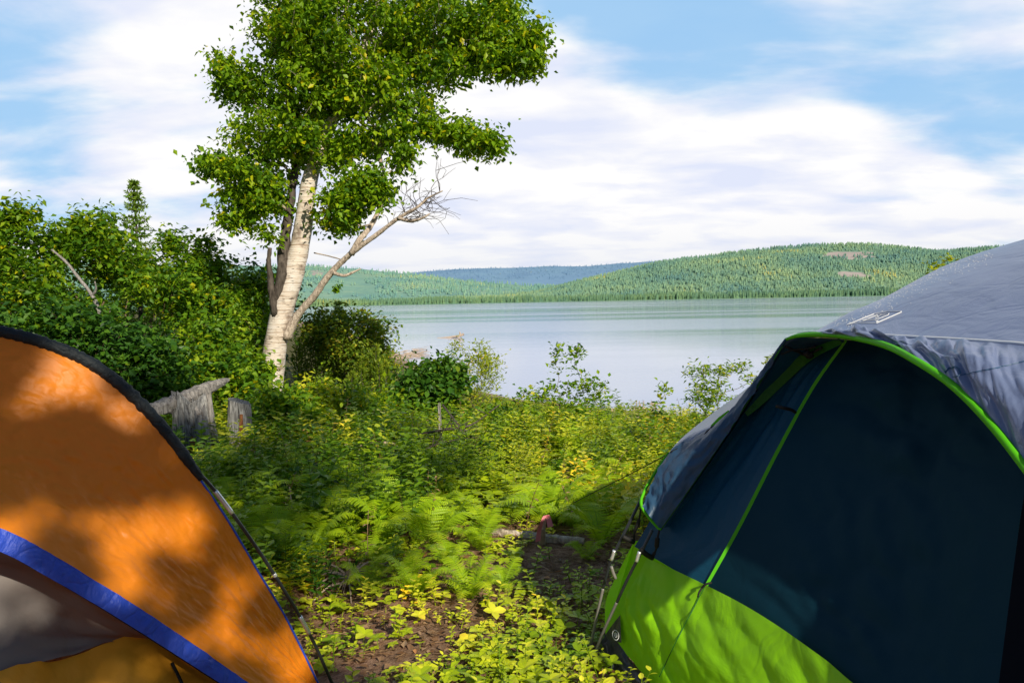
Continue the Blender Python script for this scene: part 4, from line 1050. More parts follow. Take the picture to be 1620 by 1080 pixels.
    for (pp, r) in [([(620, 712, 6.9), (655, 690, 7.0), (700, 680, 7.1), (745, 672, 7.2), (790, 640, 7.6)], .016), ([(470, 772, 6.2), (520, 735, 6.5), (560, 720, 6.7), (590, 690, 7)], .012), ([(700, 640, 7.2), (730, 680, 7.0), (740, 715, 6.8)], .009), ([(660, 716, 6.7), (700, 700, 6.8), (760, 690, 6.9)], .01)]:
        c = crom(px(pp), 20); V, Fs = tube(c, np.linspace(r, r*.4, 20), 5, rough=.15); a.add(V, Fs)
        for k in range(7):
            i = rg.integers(4, 19); s = c[i]; d = unit(rg, 1)[0]; d[2] = abs(d[2])*.8; Lb = rg.uniform(.1, .35)
            V, Fs = tube(crom([s, s+d*Lb*.5+rg.normal(size=3)*.03, s+d*Lb], 6), np.linspace(.005, .0015, 6), 3, cap=False); a.add(V, Fs)
    tag(a.build('dead_brush', M['bark']), 'tangle of thin dark dead branches in the shaded undergrowth', 'branches')
    # standing thin dead stems
    for (u0, v0, u1, v1, d) in [(573, 795, 565, 765, 5.6), (462, 860, 458, 770, 4.9), (424, 800, 418, 770, 6)]:
        b = P(u0, v0, d); a = Acc(); V, Fs = tube(crom([b-[0, 0, .1], (b+P(u1, v1, d))/2+[.01, 0, 0], P(u1, v1, d)], 8), np.linspace(.005, .003, 8), 5); a.add(V, Fs)
        tag(a.build('dry_stem', M['drift']), 'thin pale dry stem standing upright among the shaded ferns', 'stem', 'dry stems among the ferns')
    # shore driftwood heap and spit
    rg = np.random.default_rng(8)
    def heap(name, label, u0, u1, v0, v1, n, L0, r0):
        a = Acc()
        for k in range(n):
            p = G(rg.uniform(u0, u1), rg.uniform(v0, v1)); p[2] = max(p[2], WATER)+rg.uniform(.02, .07)*L0*1.5
            an = rg.normal(0, .5); L_ = L0*rg.uniform(.3, 1); d = np.array([math.cos(an), math.sin(an), rg.normal(0, .12)])*L_
            V, Fs = tube(crom([p-d/2, p+rg.normal(size=3)*.04*L_, p+d/2], 6), np.array([.5, 1, 1, .9, .7, .3])*r0*rg.uniform(.3, 1.1), 5, rough=.15); a.add(V, Fs)
        tag(a.build(name, M['drift']), label, 'driftwood', kind='stuff')
    heap('driftwood', 'heap of bleached driftwood sticks on the near shore left of the grey tent', 945, 1040, 650, 668, 170, .5, .02)
    heap('driftwood', 'spit of bleached driftwood reaching into the lake beyond the bushes', 618, 676, 560, 571, 80, .8, .025)
    a = Acc()
    for (u, d) in [(1008, 15.5), (1013, 15.6), (1002, 15.4)]:
        V, Fs = tube(crom([P(u, 665, d), P(u+3, 650, d), P(u+rg.uniform(2, 7), 634, d)], 8), np.linspace(.018, .008, 8), 5); a.add(V, Fs)
    tag(a.build('bleached_branch', M['drift']), 'bleached forked branch standing up on the near shore', 'branch')
    p = CAM+ray(716, 534)*1; r = ray(716, 534); k = (WATER-CAM[2])/r[2]; p = CAM+r*k
    a = Acc(); V, Fs = tube(crom([p+[-1.1, 0, -.02], p+[-.3, 0, .03], p+[.5, .1, .12], p+[.8, .1, .25]], 12), np.linspace(.04, .10, 12), 7, rough=.2); a.add(V, Fs)
    V, Fs = tube(crom([p+[.4, 0, .0], p+[.55, 0, .25], p+[.5, 0, .42]], 6), np.linspace(.09, .03, 6), 6, rough=.2); a.add(V, Fs)
    tag(a.build('floating_log', M['drift']), 'small floating log with a root sticking up out of the lake', 'log')

# ================================================================= TENTS
def ribbon(name, pts, w, mat, parent, n=60, side=None, off=0):
    c = crom(pts, n); T = np.gradient(c, axis=0); view = c-CAM; sd = np.cross(T, view); sd /= np.linalg.norm(sd, axis=1)[:, None]
    c = c-(view/np.linalg.norm(view, axis=1)[:, None])*off
    w = np.broadcast_to(np.asarray(w, float), (n,)) if np.ndim(w) == 0 else np.interp(np.linspace(0, 1, n), np.linspace(0, 1, len(w)), w)
    return sheet(name, np.stack([c-sd*w[:, None]/2, c+sd*w[:, None]/2]), mat, parent)
def cordage(name, pts, r, mat, parent, n=40, sides=8, rough=0, label=None):
    a = Acc(); V, Fs = tube(crom(pts, n), r, sides, rough=rough); a.add(V, Fs); return a.build(name, mat, parent, smooth=True)

def folds(sc, amp, seed, dx=1.0, dy=4.0, ridge=True):
    def f(s, t):
        a = fbm(s*sc*dx+t*.7, t*sc*dy, 4, seed)
        if ridge: a = 1-np.abs(2*a-1)*2
        return (a-.5)*amp
    return f

def grey_tent():
    base = np.array([.34, 3.05, 0]); t = thing('dome_tent', 'grey and blue dome tent with lime green lower wall and open awning on the right', 'tent', base)
    # ---- fly
    E = px([(1045, 838, 2.95), (1110, 745, 2.92), (1180, 640, 2.86), (1243, 537, 2.75), (1330, 526, 2.5), (1400, 531, 2.3), (1510, 537, 2.08), (1620, 545, 1.9), (1800, 575, 1.65), (1.62, 1.0, 1.05), (2.3, .85, 1.0), (3.2, 1.3, .7)])
    Md = px([(1030, 818, 2.99), (1065, 712, 3.08), (1150, 657, 3.06), (1215, 602, 3.0), (1330, 508, 2.97), (1400, 471, 3.0), (1500, 419, 3.05), (1620, 382, 3.0), (1800, 340, 2.75), (2.65, 2.35, 1.74), (3.2, 2.1, 1.45), (3.7, 1.85, .6)])
    Fr = px([(1015, 800, 3.0), (1058, 716, 3.15), (1115, 663, 3.4), (1185, 617, 3.7), (1300, 575, 4.05), (1400, 560, 4.2), (1470, 560, 4.3), (2.6, 4.1, 1.0), (3.0, 3.7, .9), (3.25, 3.2, 1.05), (3.5, 2.6, 1.0), (3.8, 1.95, .6)])
    # quarter rails so that the roof stays domed
    def lerp(A, B, k, up=0): return [a*(1-k)+b*k+np.array([0, 0, up]) for a, b in zip(A, B)]
    up1 = np.array([0, 0, 0, .01, .03, .04, .05, .05, .06, .08, .08, .02])
    r1 = [a*.5+b*.5+[0, 0, u] for a, b, u in zip(E, Md, up1)]
    r3 = [a*.5+b*.5+[0, 0, u*1.3] for a, b, u in zip(Md, Fr, up1*2)]
    dsp = lambda s, tt: folds(9, .010, 3, 1, 1.2)(s, tt)*np.clip((s-.5)*4+.12, .12, 1)*np.clip(tt*4, 0, 1)
    g = loft([E, r1, Md, r3, Fr], 230, 70, dsp)
    fly = sheet('fly', g, M['fly'], t); flymesh = g
    # front eyebrow panel, from the brow seam down to the green arch
    arch = px([(1243, 537, 2.75), (1262, 531, 2.68), (1295, 529, 2.58), (1340, 532, 2.42), (1400, 546, 2.18), (1450, 571, 2.0), (1505, 608, 1.86), (1560, 662, 1.75), (1620, 737, 1.64), (1700, 850, 1.5), (1800, 1010, 1.35)])
    brow = px([(1243, 537, 2.75), (1268, 530, 2.67), (1300, 527.5, 2.58), (1350, 527.5, 2.44), (1400, 531, 2.3), (1455, 534, 2.18), (1510, 537, 2.08), (1570, 541, 1.98), (1620, 545, 1.9), (1700, 558, 1.77), (1800, 575, 1.65)])
    mid = [a*.55+b*.45 for a, b in zip(arch, brow)]
    mid = [m+np.array([-.02, -.01, .03])*k for m, k in zip(mid, [0, 0, .2, .4, .7, 1, 1.4, 1.7, 2, 2.2, 2.4])]
    def qd(s, tt):
        k = np.exp(-((s-.47)/.17)**2)
        w = np.sin((s*1.0-tt*.10)*95+3*fbm(s*7, tt*3, 2, 5))*.5+.5
        w2 = fbm((s-tt*.12)*26, tt*2.2, 3, 66)
        big = fbm((s+tt*.15)*9, tt*2.5, 3, 12)
        return ((w**1.5*.016)*k + .07*(w2-.5)*np.clip(k+.35, 0, 1) + .06*(big-.5))*np.sin(math.pi*np.clip(tt, 0, 1))**.7*np.clip((s-.12)*6, 0, 1)
    g = loft([brow, mid, arch], 260, 46, qd)
    sheet('brow_panel', g, M['fly'], t)
    # seam and corner patch stitching on the panel
    bv = BVHTree.FromPolygons([Vector(p) for p in g.reshape(-1, 3)], [tuple(int(i) for i in f) for f in gridfaces(46, 260)])
    def on(bvh, u, v, off=.003):
        r = ray(u, v); h = bvh.ray_cast(Vector(CAM), Vector(r))
        if h[0] is None: return None
        nn = np.array(h[1]); nn = -nn if nn@r > 0 else nn
        return np.array(h[0])+nn*off
    def line_on(name, bvh, pl, w, mat, n=40, off=.003):
        c = crom(np.array(pl, float), n); q = [on(bvh, u, v, off) for u, v in c]; q = [x for x in q if x is not None]
        if len(q) > 3: return ribbon(name, q, w, mat, t, n=len(q)*2)
    bp = [o for o in t.children if o.name.startswith('brow_panel')][0]
    line_on('seam', bv, [(1508, 597), (1540, 590), (1580, 582), (1620, 573), (1660, 565)], .0022, M['fly_blue'])
    line_on('seam', bv, [(1497, 590), (1503, 583), (1515, 583), (1520, 592)], .004, M['fly_blue'])
    cordage('brow_seam', [b+[0, 0, .002] for b in brow], .004, M['white_print'], t, 80, 6)
    # green edges
    cordage('arch_piping', [a*1.0 for a in arch], np.interp(np.linspace(0, 1, 110), [0, .15, .4, 1], [.005, .008, .010, .009]), M['green_pipe'], t, 110, 8)
    cordage('awning_edge', [E[0], E[1], E[2], E[3]], .0032, M['green_dim'], t, 60, 6)
    cordage('hem_piping', px([(1045, 838, 2.94), (1030, 822, 2.96), (1015, 800, 2.99), (1018, 780, 3.03), (1036, 748, 3.1), (1058, 716, 3.14)]), .006, M['green_pipe'], t, 40, 6)
    # corner tab of the fly, outer face
    tabE = px([(1045, 837, 2.94), (1110, 745, 2.91), (1180, 640, 2.85), (1243, 537, 2.74)])
    tabM = px([(1030, 819, 2.945), (1078, 740, 2.94), (1165, 640, 2.9), (1243, 537, 2.745)])
    tabF = px([(1016, 800, 2.98), (1060, 715, 3.06), (1155, 655, 3.03), (1243, 538, 2.76)])
    sheet('corner_flap', loft([tabE, tabM, tabF], 60, 20, folds(5, .012, 15, 3, 1)), M['fly_blue'], t)
    # dotted crease and toggle
    cordage('crease_seam', px([(1060, 715, 3.05), (1090, 700, 3.04), (1125, 680, 3.03), (1155, 655, 3.01)]), .003, M['cord'], t, 30, 5)
    ribbon('toggle_tab', px([(1128, 678, 3.0), (1142, 668, 2.99), (1158, 655, 2.95)]), [.03, .045, .04], M['green_pipe'], t, 16)
    cordage('toggle_cord', px([(1112, 692, 2.99), (1120, 681, 2.98), (1130, 676, 2.97), (1138, 672, 2.96)]), [.004]*10+[.010]*6+[.006]*4, M['cord'], t, 20, 6)
    # underside of awning seen inside
    und = [px([(1050, 834, 2.97), (1112, 748, 2.95), (1182, 645, 2.9), (1246, 542, 2.8)]), px([(1075, 830, 3.05), (1150, 740, 3.05), (1215, 640, 3.0), (1330, 536, 2.78)])]
    sheet('awning_lining', loft(und, 50, 14), M['navy'], t)
    und2 = [px([(1195, 622, 2.88), (1220, 580, 2.84), (1246, 543, 2.79), (1290, 535, 2.66), (1335, 537, 2.55)]), px([(1190, 652, 2.94), (1222, 615, 2.93), (1262, 575, 2.9), (1300, 550, 2.8), (1336, 541, 2.7)])]
    sheet('awning_lit_inside', loft(und2, 40, 10), M['fly_blue'], t)  # inside of the fly; light through it is put in as lighter blue
    ribbon('pole_sleeve', px([(1180, 655, 2.91), (1205, 632, 2.9), (1240, 597, 2.87), (1280, 562, 2.79), (1330, 539, 2.6)]), [.02, .03, .036, .036, .02], M['green_dim'], t, 50)
    cordage('strap', px([(1243, 548, 2.75), (1262, 556, 2.76), (1276, 561, 2.77), (1300, 550, 2.7)]), .005, M['cord'], t, 24, 6)
    cordage('strap', px([(1236, 560, 2.76), (1256, 553, 2.75), (1276, 552, 2.74), (1290, 548, 2.7)]), .004, M['cord'], t, 24, 6)
    cordage('buckle', px([(1274, 556, 2.74), (1280, 562, 2.74), (1284, 560, 2.74)]), .013, M['cord'], t, 8, 8)
    flap = [o for o in t.children if o.name.startswith('corner_flap')][0]
    for o in list(t.children):
        k = o.name.split('.')[0]
        if k in ('seam', 'brow_seam', 'arch_piping'): sub(o, bp)
        elif k in ('hem_piping', 'crease_seam', 'toggle_tab', 'toggle_cord'): sub(o, flap)
    # ---- inner tent
    Lc = px([(1004, 864, 3.06), (1070, 760, 3.07), (1160, 660, 3.03), (1240, 560, 2.95), (1290, 545, 2.9)])
    Pc = px([(1116, 930, 2.76), (1172, 830, 2.76), (1230, 716, 2.77), (1287, 612, 2.77), (1339, 538, 2.72)])
    Rc = px([(1560, 1240, 1.70), (1580, 1080, 1.78), (1612, 835, 1.86), (1632, 700, 1.98), (1640, 560, 2.12)])
    Bc = px([(1900, 1600, 1.25), (1900, 1300, 1.3), (1900, 900, 1.45), (1880, 720, 1.6), (1850, 640, 1.8)])
    m1 = [a*.5+b*.5 for a, b in zip(Lc, Pc)]
    sheet('side_wall', loft([Lc, m1, Pc], 60, 24, lambda s, tt: folds(3, .018, 31, 1, 3)(s, tt)*np.sin(math.pi*tt)*np.sin(math.pi*s)), M['navy'], t)
    midd = px([(1335, 1085, 2.15), (1375, 960, 2.2), (1420, 780, 2.3), (1460, 650, 2.36), (1480, 545, 2.40)])
    door = loft([Pc, midd, Rc], 70, 60, lambda s, tt: folds(4, .03, 41, 1.5, 1)(s, tt)*np.sin(math.pi*tt)*np.clip(s*6, 0, 1))
    sheet('door', door, M['door'], t)
    Rc2 = [p+np.array([.035, -.07, 0]) for p in Rc]
    sheet('zip_flap', loft([Rc, Rc2], 30, 4), M['doorblack'], t)
    sheet('side_wall', loft([Rc2, Bc], 30, 10), M['navy'], t)
    ribbon('door_piping', Pc, [.014, .017, .017, .014, .010], M['green_pipe'], t, 60, off=.004)
    cordage('tie_loop', px([(1110, 930, 2.71), (1116, 924, 2.70), (1126, 921, 2.70)]), .004, M['cord'], t, 12, 6)
    cordage('tie_loop', px([(1112, 928, 2.71), (1106, 936, 2.70), (1104, 944, 2.70)]), .003, M['cord'], t, 12, 6)
    cordage('tie_loop', px([(1228, 642, 2.74), (1240, 645, 2.72), (1252, 648, 2.73), (1258, 652, 2.75)]), .006, M['cord'], t, 14, 6)
    # ---- green lower wall
    top = px([(1030, 881, 3.0), (1060, 893, 2.90), (1120, 921, 2.735), (1200, 963, 2.5), (1300, 1030, 2.24), (1365, 1083, 2.08), (1560, 1240, 1.70), (1900, 1600, 1.25)])
    top = [p+np.array([-.016, -.008, -.002]) for p in top]
    bot = px([(975, 1012, 3.02), (1000, 1045, 2.92), (1045, 1098, 2.74), (1120, 1180, 2.5), (1230, 1290, 2.22), (1320, 1400, 2.03), (1560, 1700, 1.63), (1900, 2200, 1.2)])
    md = [a*.5+b*.5+np.array([-.035, -.02, 0]) for a, b in zip(top, bot)]
    def gd(s, tt):
        rad = fbm((s*1.4+tt*.25)*8, (tt-s*1.2)*10, 3, 51)
        st = np.abs(np.sin((tt*1.1-s*3.2)*9+3*fbm(s*6, tt*3, 2, 4)))
        return (.020*(rad-.5)+.008*(1-st))*np.sin(math.pi*np.clip(tt, .04, .97))**.5
    gg = loft([top, md, bot], 200, 50, gd)
    sheet('lower_wall', gg, M['green'], t)
    bg = BVHTree.FromPolygons([Vector(p) for p in gg.reshape(-1, 3)], [tuple(int(i) for i in f) for f in gridfaces(50, 200)])
    line_on('wall_seam', bg, [(1118, 924), (1098, 962), (1078, 1000), (1062, 1032), (1044, 1070)], .003, M['green_dim'], off=.003)
    c0 = px([(1003, 856, 3.07), (978, 905, 3.12), (960, 945, 3.13), (957, 975, 3.12), (958, 1003, 3.1)])
    c1 = px([(1030, 881, 3.0), (1013, 920, 3.02), (996, 960, 3.03), (984, 990, 3.03), (975, 1012, 3.02)])
    sheet('corner_wall', loft([c0, [a*.5+b*.5 for a, b in zip(c0, c1)], c1], 30, 12), M['green'], t)
    # dark corner patch with round badge
    pt = [px([(958, 1003, 3.085), (967, 990, 3.03), (981, 972, 2.985)]), px([(963, 1014, 3.07), (973, 1014, 3.0), (983, 1016, 2.95)])]
    sheet('corner_patch', loft(pt, 10, 6), M['tub'], t)
    ctr = P(974, 1004, 2.965); vx = np.array([1., 0, 0]); e1 = P(984, 1002, 2.965)-ctr; e2 = P(973, 994, 2.965)-ctr
    e1 /= np.linalg.norm(e1); e2 -= e1*np.dot(e1, e2); e2 /= np.linalg.norm(e2); a = Acc()
    an = np.linspace(0, 2*math.pi, 33)
    for (rx, ry, w) in ((.0125, .0195, .0022), (.006, .010, .0016)):
        o_ = ctr+np.cos(an)[:, None]*rx*e1+np.sin(an)[:, None]*ry*e2; i_ = ctr+np.cos(an)[:, None]*(rx-w)*e1+np.sin(an)[:, None]*(ry-w)*e2
        a.add(np.vstack([o_, i_]), gridfaces(2, 33))
    for (x0, y0, x1, y1) in ((-.0045, 0, .0045, .002), (-.001, -.008, .001, .008), (-.004, -.006, .004, -.0045)):
        a.add(np.array([ctr+e1*x0+e2*y0, ctr+e1*x1+e2*y0, ctr+e1*x1+e2*y1, ctr+e1*x0+e2*y1])-ray(974, 1004)*.001, np.array([[0, 1, 2, 3]]))
    a.build('badge', M['white_print'], t)
    # tub floor
    tt_ = px([(957, 1000, 3.11), (975, 1012, 3.03), (1000, 1046, 2.93), (1045, 1099, 2.75), (1120, 1181, 2.51), (1230, 1291, 2.23)])
    gb = [np.array([p[0]-.035, p[1]-.02, -.02]) for p in tt_]
    gb[0] = P(944, 1048, 3.12)
    sheet('floor_tub', loft([tt_, gb], 60, 8, folds(6, .02, 61, 3, 1)), M['tub'], t)
    # far side of the inner tent, seen only from the side
    c2 = px([(2.6, 4.0, .45), (2.5, 3.85, .7), (2.35, 3.6, .9), (2.2, 3.3, 1.1), (2.0, 3.0, 1.2)])
    sheet('rear_wall', loft([Lc, [a*.5+b*.5+[-.02, .05, -.05] for a, b in zip(Lc, c2)], c2], 30, 16), M['navy'], t)
    s0 = [c0[0], c0[0]*.5+np.array([2.65, 4.1, .5])*.5+[-.05, .1, 0], np.array([2.65, 4.1, .5])]
    s1 = [c0[4], c0[4]*.5+np.array([2.72, 4.2, 0])*.5+[-.05, .1, 0], np.array([2.72, 4.2, -.02])]
    sheet('rear_lower_wall', loft([s0, s1], 20, 8), M['green'], t)
    # ---- poles, clips, cords
    cordage('pole', px([(1019, 778, 3.06), (1003, 812, 3.05), (984, 850, 3.05), (966, 888, 3.06), (954, 930, 3.08)]), .0058, M['pole'], t, 40)
    cordage('pole', px([(954, 930, 3.08), (943, 980, 3.1), (931, 1036, 3.12)]), .0058, M['pole_grey'], t, 30)
    cordage('pole', px([(1032, 838, 2.93), (1015, 872, 2.93), (998, 905, 2.95), (985, 932, 2.97), (976, 952, 2.99)]), .006, M['pole'], t, 40)
    cordage('pole', px([(976, 952, 2.99), (955, 998, 3.03), (938, 1042, 3.07)]), .006, M['pole_grey'], t, 30)
    cordage('ferrule', px([(972, 870, 3.045), (970, 877, 3.047), (967, 886, 3.05)]), .0066, M['steel'], t, 6)
    cordage('ferrule', px([(1012, 872, 2.925), (1009, 881, 2.927), (1007, 888, 2.93)]), .0066, M['steel'], t, 6)
    cordage('clip', px([(985, 848, 3.03), (992, 852, 3.03), (1003, 857, 3.04)]), .009, M['cord'], t, 8)
    cordage('clip', px([(1013, 868, 2.93), (1022, 876, 2.93), (1032, 882, 2.95)]), .010, M['cord'], t, 8)
    cordage('fly_buckle', px([(1043, 838, 2.93), (1040, 852, 2.93), (1038, 868, 2.94), (1032, 880, 2.95)]), [.004]*6+[.009]*6+[.004]*4+[.007]*4, M['cord'], t, 20)
    cordage('fly_buckle', px([(1014, 805, 3.0), (1010, 825, 3.02), (1004, 842, 3.03), (1003, 855, 3.04)]), [.004]*6+[.007]*6+[.004]*8, M['cord'], t, 20)
    cordage('guy_line', px([(1060, 716, 3.12), (1000, 748, 3.6), (940, 778, 4.2), (875, 812, 5.0)]), .0022, M['cord'], t, 40, 5)
    cordage('guy_stopper', px([(967, 895, 3.0), (970, 905, 3.0), (974, 915, 3.0)]), .006, M['pole_grey'], t, 6)
    # ---- printed emblem and water droplets on the roof
    bf = BVHTree.FromPolygons([Vector(p) for p in flymesh.reshape(-1, 3)], [tuple(int(i) for i in f) for f in gridfaces(70, 230)])
    Z = lambda X, Y: (1300+X/10.125, 460+Y/10.125)
    a = Acc()
    def strip(pl, w, n=30):
        c = []
        for s in range(len(pl)-1):
            for k in np.linspace(0, 1, n//len(pl)+3): c.append(np.array(pl[s])*(1-k)+np.array(pl[s+1])*k)
        q = [on(bf, u, v, .001) for u, v in c]; q = np.array([x for x in q if x is not None])
        if len(q) < 4: return
        V, Fs = tube(q, w*.5, 5, cap=False); a.add(V, Fs)
    strip([Z(400, 550), Z(840, 372), Z(1050, 335), Z(1270, 330), Z(1272, 346), Z(880, 518), Z(560, 516), Z(400, 550)], .0034, 70)
    strip([Z(660, 480), Z(900, 385), Z(1080, 365), Z(1060, 390), Z(960, 430), Z(850, 470), Z(640, 488)], .0024, 50)
    strip([Z(700, 478), Z(860, 470)], .0035); strip([Z(720, 455), Z(900, 458)], .002); strip([Z(860, 420), Z(930, 405)], .003); strip([Z(880, 380), Z(905, 425), Z(860, 440)], .002); strip([Z(930, 400), Z(1010, 385)], .002); strip([Z(870, 500), Z(905, 480)], .003)
    sub(a.build('emblem', M['white_print'], t), fly)
    rg = np.random.default_rng(91); a = Acc(); n = 0
    oc = np.array([[1, 0, 0], [-1, 0, 0], [0, 1, 0], [0, -1, 0], [0, 0, 1], [0, 0, -1]], float); of = np.array([[0, 2, 4], [2, 1, 4], [1, 3, 4], [3, 0, 4], [2, 0, 5], [1, 2, 5], [3, 1, 5], [0, 3, 5]])
    for k in range(420):
        s = rg.uniform(0, 1); u = 1320+s*250; vs = np.interp(u, [1330, 1400, 1500, 1620], [508, 471, 419, 382]); v = vs+abs(rg.normal(0, 1))*14*(1-.4*s)
        q = on(bf, u, v, .0)
        if q is None: continue
        a.add(q+oc*rg.uniform(.0008, .0024), of)
    if a.n: sub(a.build('dew_drops', M['white_print'], t), fly)['kind'] = 'stuff'
    kids = {}
    for o in t.children: kids.setdefault(o.name.split('.')[0], []).append(o)
    sub(kids['badge'][0], kids['corner_patch'][0]); sub(kids['door_piping'][0], kids['door'][0]); sub(kids['zip_flap'][0], kids['door'][0]); sub(kids['wall_seam'][0], kids['lower_wall'][0])
    for f, p_ in zip(sorted(kids['ferrule'], key=lambda o: o.name), (0, 2)): sub(f, sorted(kids['pole'], key=lambda o: o.name)[p_])

def orange_tent():
    t = thing('ridge_tent', 'orange tent with blue hem and black pole sleeve on the left', 'tent', (-1.6, 2.4, 0))
    brim = px([(-420, 560, 2.15), (-280, 510, 2.2), (-140, 508, 2.26), (0, 527, 2.32), (85, 551, 2.36), (160, 588, 2.41), (240, 660, 2.46), (318, 760, 2.53), (360, 822, 2.59), (405, 898, 2.66), (455, 982, 2.73), (508, 1090, 2.8)])
    hd = [1.80, 1.88, 1.97, 2.06, 2.13, 2.20, 2.28, 2.37, 2.46, 2.55, 2.66, 2.8]
    hem = px([(u, v, d) for (u, v), d in zip([(-420, 700), (-280, 735), (-140, 780), (0, 834), (75, 872), (150, 917), (225, 964), (300, 1014), (370, 1063), (430, 1105), (475, 1128), (515, 1112)], hd)])
    m = [a*.5+b*.5+np.array([-.03, .0, -.03])*k for a, b, k in zip(brim, hem, [1, 1, 1, 1, 1, 1, .9, .8, .6, .4, .2, 0])]
    def d(s, tt):
        env = np.sin(math.pi*np.clip(tt, .03, .97))**.6
        r = fbm((s-tt*.25)*14, (tt+s*1.5)*7, 4, 33); r2 = fbm(s*30+tt*8, tt*16, 3, 35)
        rad = np.exp(-((s-.95)/.25)**2)*np.sin(tt*46+4*fbm(s*5, tt*4, 2, 3))*.0035*np.clip(1-s, 0, .4)*4
        return (.016*(r-.5)+.006*(1-np.abs(2*r2-1)*2-.3)+rad*.6)*env
    g = loft([brim, m, hem], 240, 120, d)
    sheet('fly', g, M['orange'], t)
    low = px([(u, v, d-.01) for (u, v), d in zip([(-420, 760), (-280, 785), (-140, 822), (0, 872), (75, 912), (150, 955), (225, 1001), (300, 1049), (370, 1094), (430, 1132), (475, 1150), (515, 1116)], hd)])
    sheet('hem_band', loft([hem, [a*.5+b*.5+np.array([.003, -.002, 0]) for a, b in zip(hem, low)], low], 240, 8, lambda s, tt: .008*(fbm(s*60, tt*2, 3, 9)-.5)), M['blue'], t)
    und = [p+np.array([-.10, .10, -.01]) for p in low]
    sheet('hem_gap_shade', loft([low, und], 120, 4), M['doorblack'], t)  # black sheet stands in for the shadow in the gap below the hem
    # right edge piping
    cordage('edge_piping', brim[7:], .004, M['blue'], t, 60, 6)
    # black gathered pole sleeve
    c = crom([b for b in brim[:8]], 150); w = np.interp(np.linspace(0, 1, 150), [0, .42, .8, .95, 1], [.018, .0185, .019, .019, .012])
    sl = Acc(); V, Fs = tube(c+np.array([0, .004, .004]), w*(1+.05*np.sin(np.arange(150)*1.9)+.05*np.random.default_rng(1).normal(size=150)), 10, rough=.05); sl.add(V, Fs); sl.build('pole_sleeve', M['black'], t, smooth=True)
    # pole leaving the sleeve
    pl = crom(px([(306, 738, 2.52), (345, 782, 2.58), (395, 850, 2.65), (440, 918, 2.72), (490, 1003, 2.8), (530, 1090, 2.86)]), 80)
    cordage('pole', pl, .0062, M['pole'], t, 80)
    cordage('ferrule', pl[14:24], .0078, M['steel'], t, 10); cordage('ferrule', pl[58:64], .0078, M['steel'], t, 8)
    cordage('ferrule', pl[45:47], .0075, M['steel'], t, 6)
    for o in list(t.children):
        if o.name.startswith('ferrule'): sub(o, [q for q in t.children if q.name.split('.')[0] == 'pole'][0])
        elif o.name.startswith('edge_piping'): sub(o, [q for q in t.children if q.name.split('.')[0] == 'fly'][0])
    # inner tent below the hem
    i0 = px([(-420, 780, 2.1), (-140, 850, 2.25), (0, 860, 2.34), (150, 930, 2.45), (300, 1030, 2.58), (420, 1110, 2.7)])
    i1 = px([(-420, 1120, 1.85), (-140, 1100, 1.98), (0, 1062, 2.12), (110, 1038, 2.27), (235, 1012, 2.42), (420, 1125, 2.66)])
    i2 = px([(-420, 1500, 1.5), (-140, 1480, 1.62), (0, 1400, 1.8), (150, 1300, 2.0), (300, 1220, 2.25), (440, 1180, 2.6)])
    sheet('mesh_panel', loft([i0, i1], 60, 20, folds(4, .02, 71, 1, 1)), M['mesh_grey'], t)
    sheet('inner_wall', loft([i1, i2], 60, 20, folds(4, .02, 72, 2, 1)), M['orange2'], t)
    cordage('strap', px([(272, 1048, 2.42), (280, 1064, 2.4), (290, 1085, 2.38)]), .005, M['cord'], t, 10, 5)
    # back panel down to the ground on the far side
    bk = [np.array(p) for p in [(-3.6, 2.2, 0), (-3.4, 2.6, 0), (-3.1, 3.0, 0), (-2.8, 3.25, 0), (-2.5, 3.4, 0), (-2.2, 3.45, 0), (-1.9, 3.45, 0), (-1.55, 3.4, 0), (-1.3, 3.3, 0), (-1.1, 3.15, 0), (-.9, 3.0, 0)]]+[brim[-1]+[-.02, .02, -.03]]
    sheet('rear_panel', loft([brim, [a*.45+b*.55+np.array([-.05, .08, .08]) for a, b in zip(brim, bk)], bk], 120, 24), M['orange'], t)

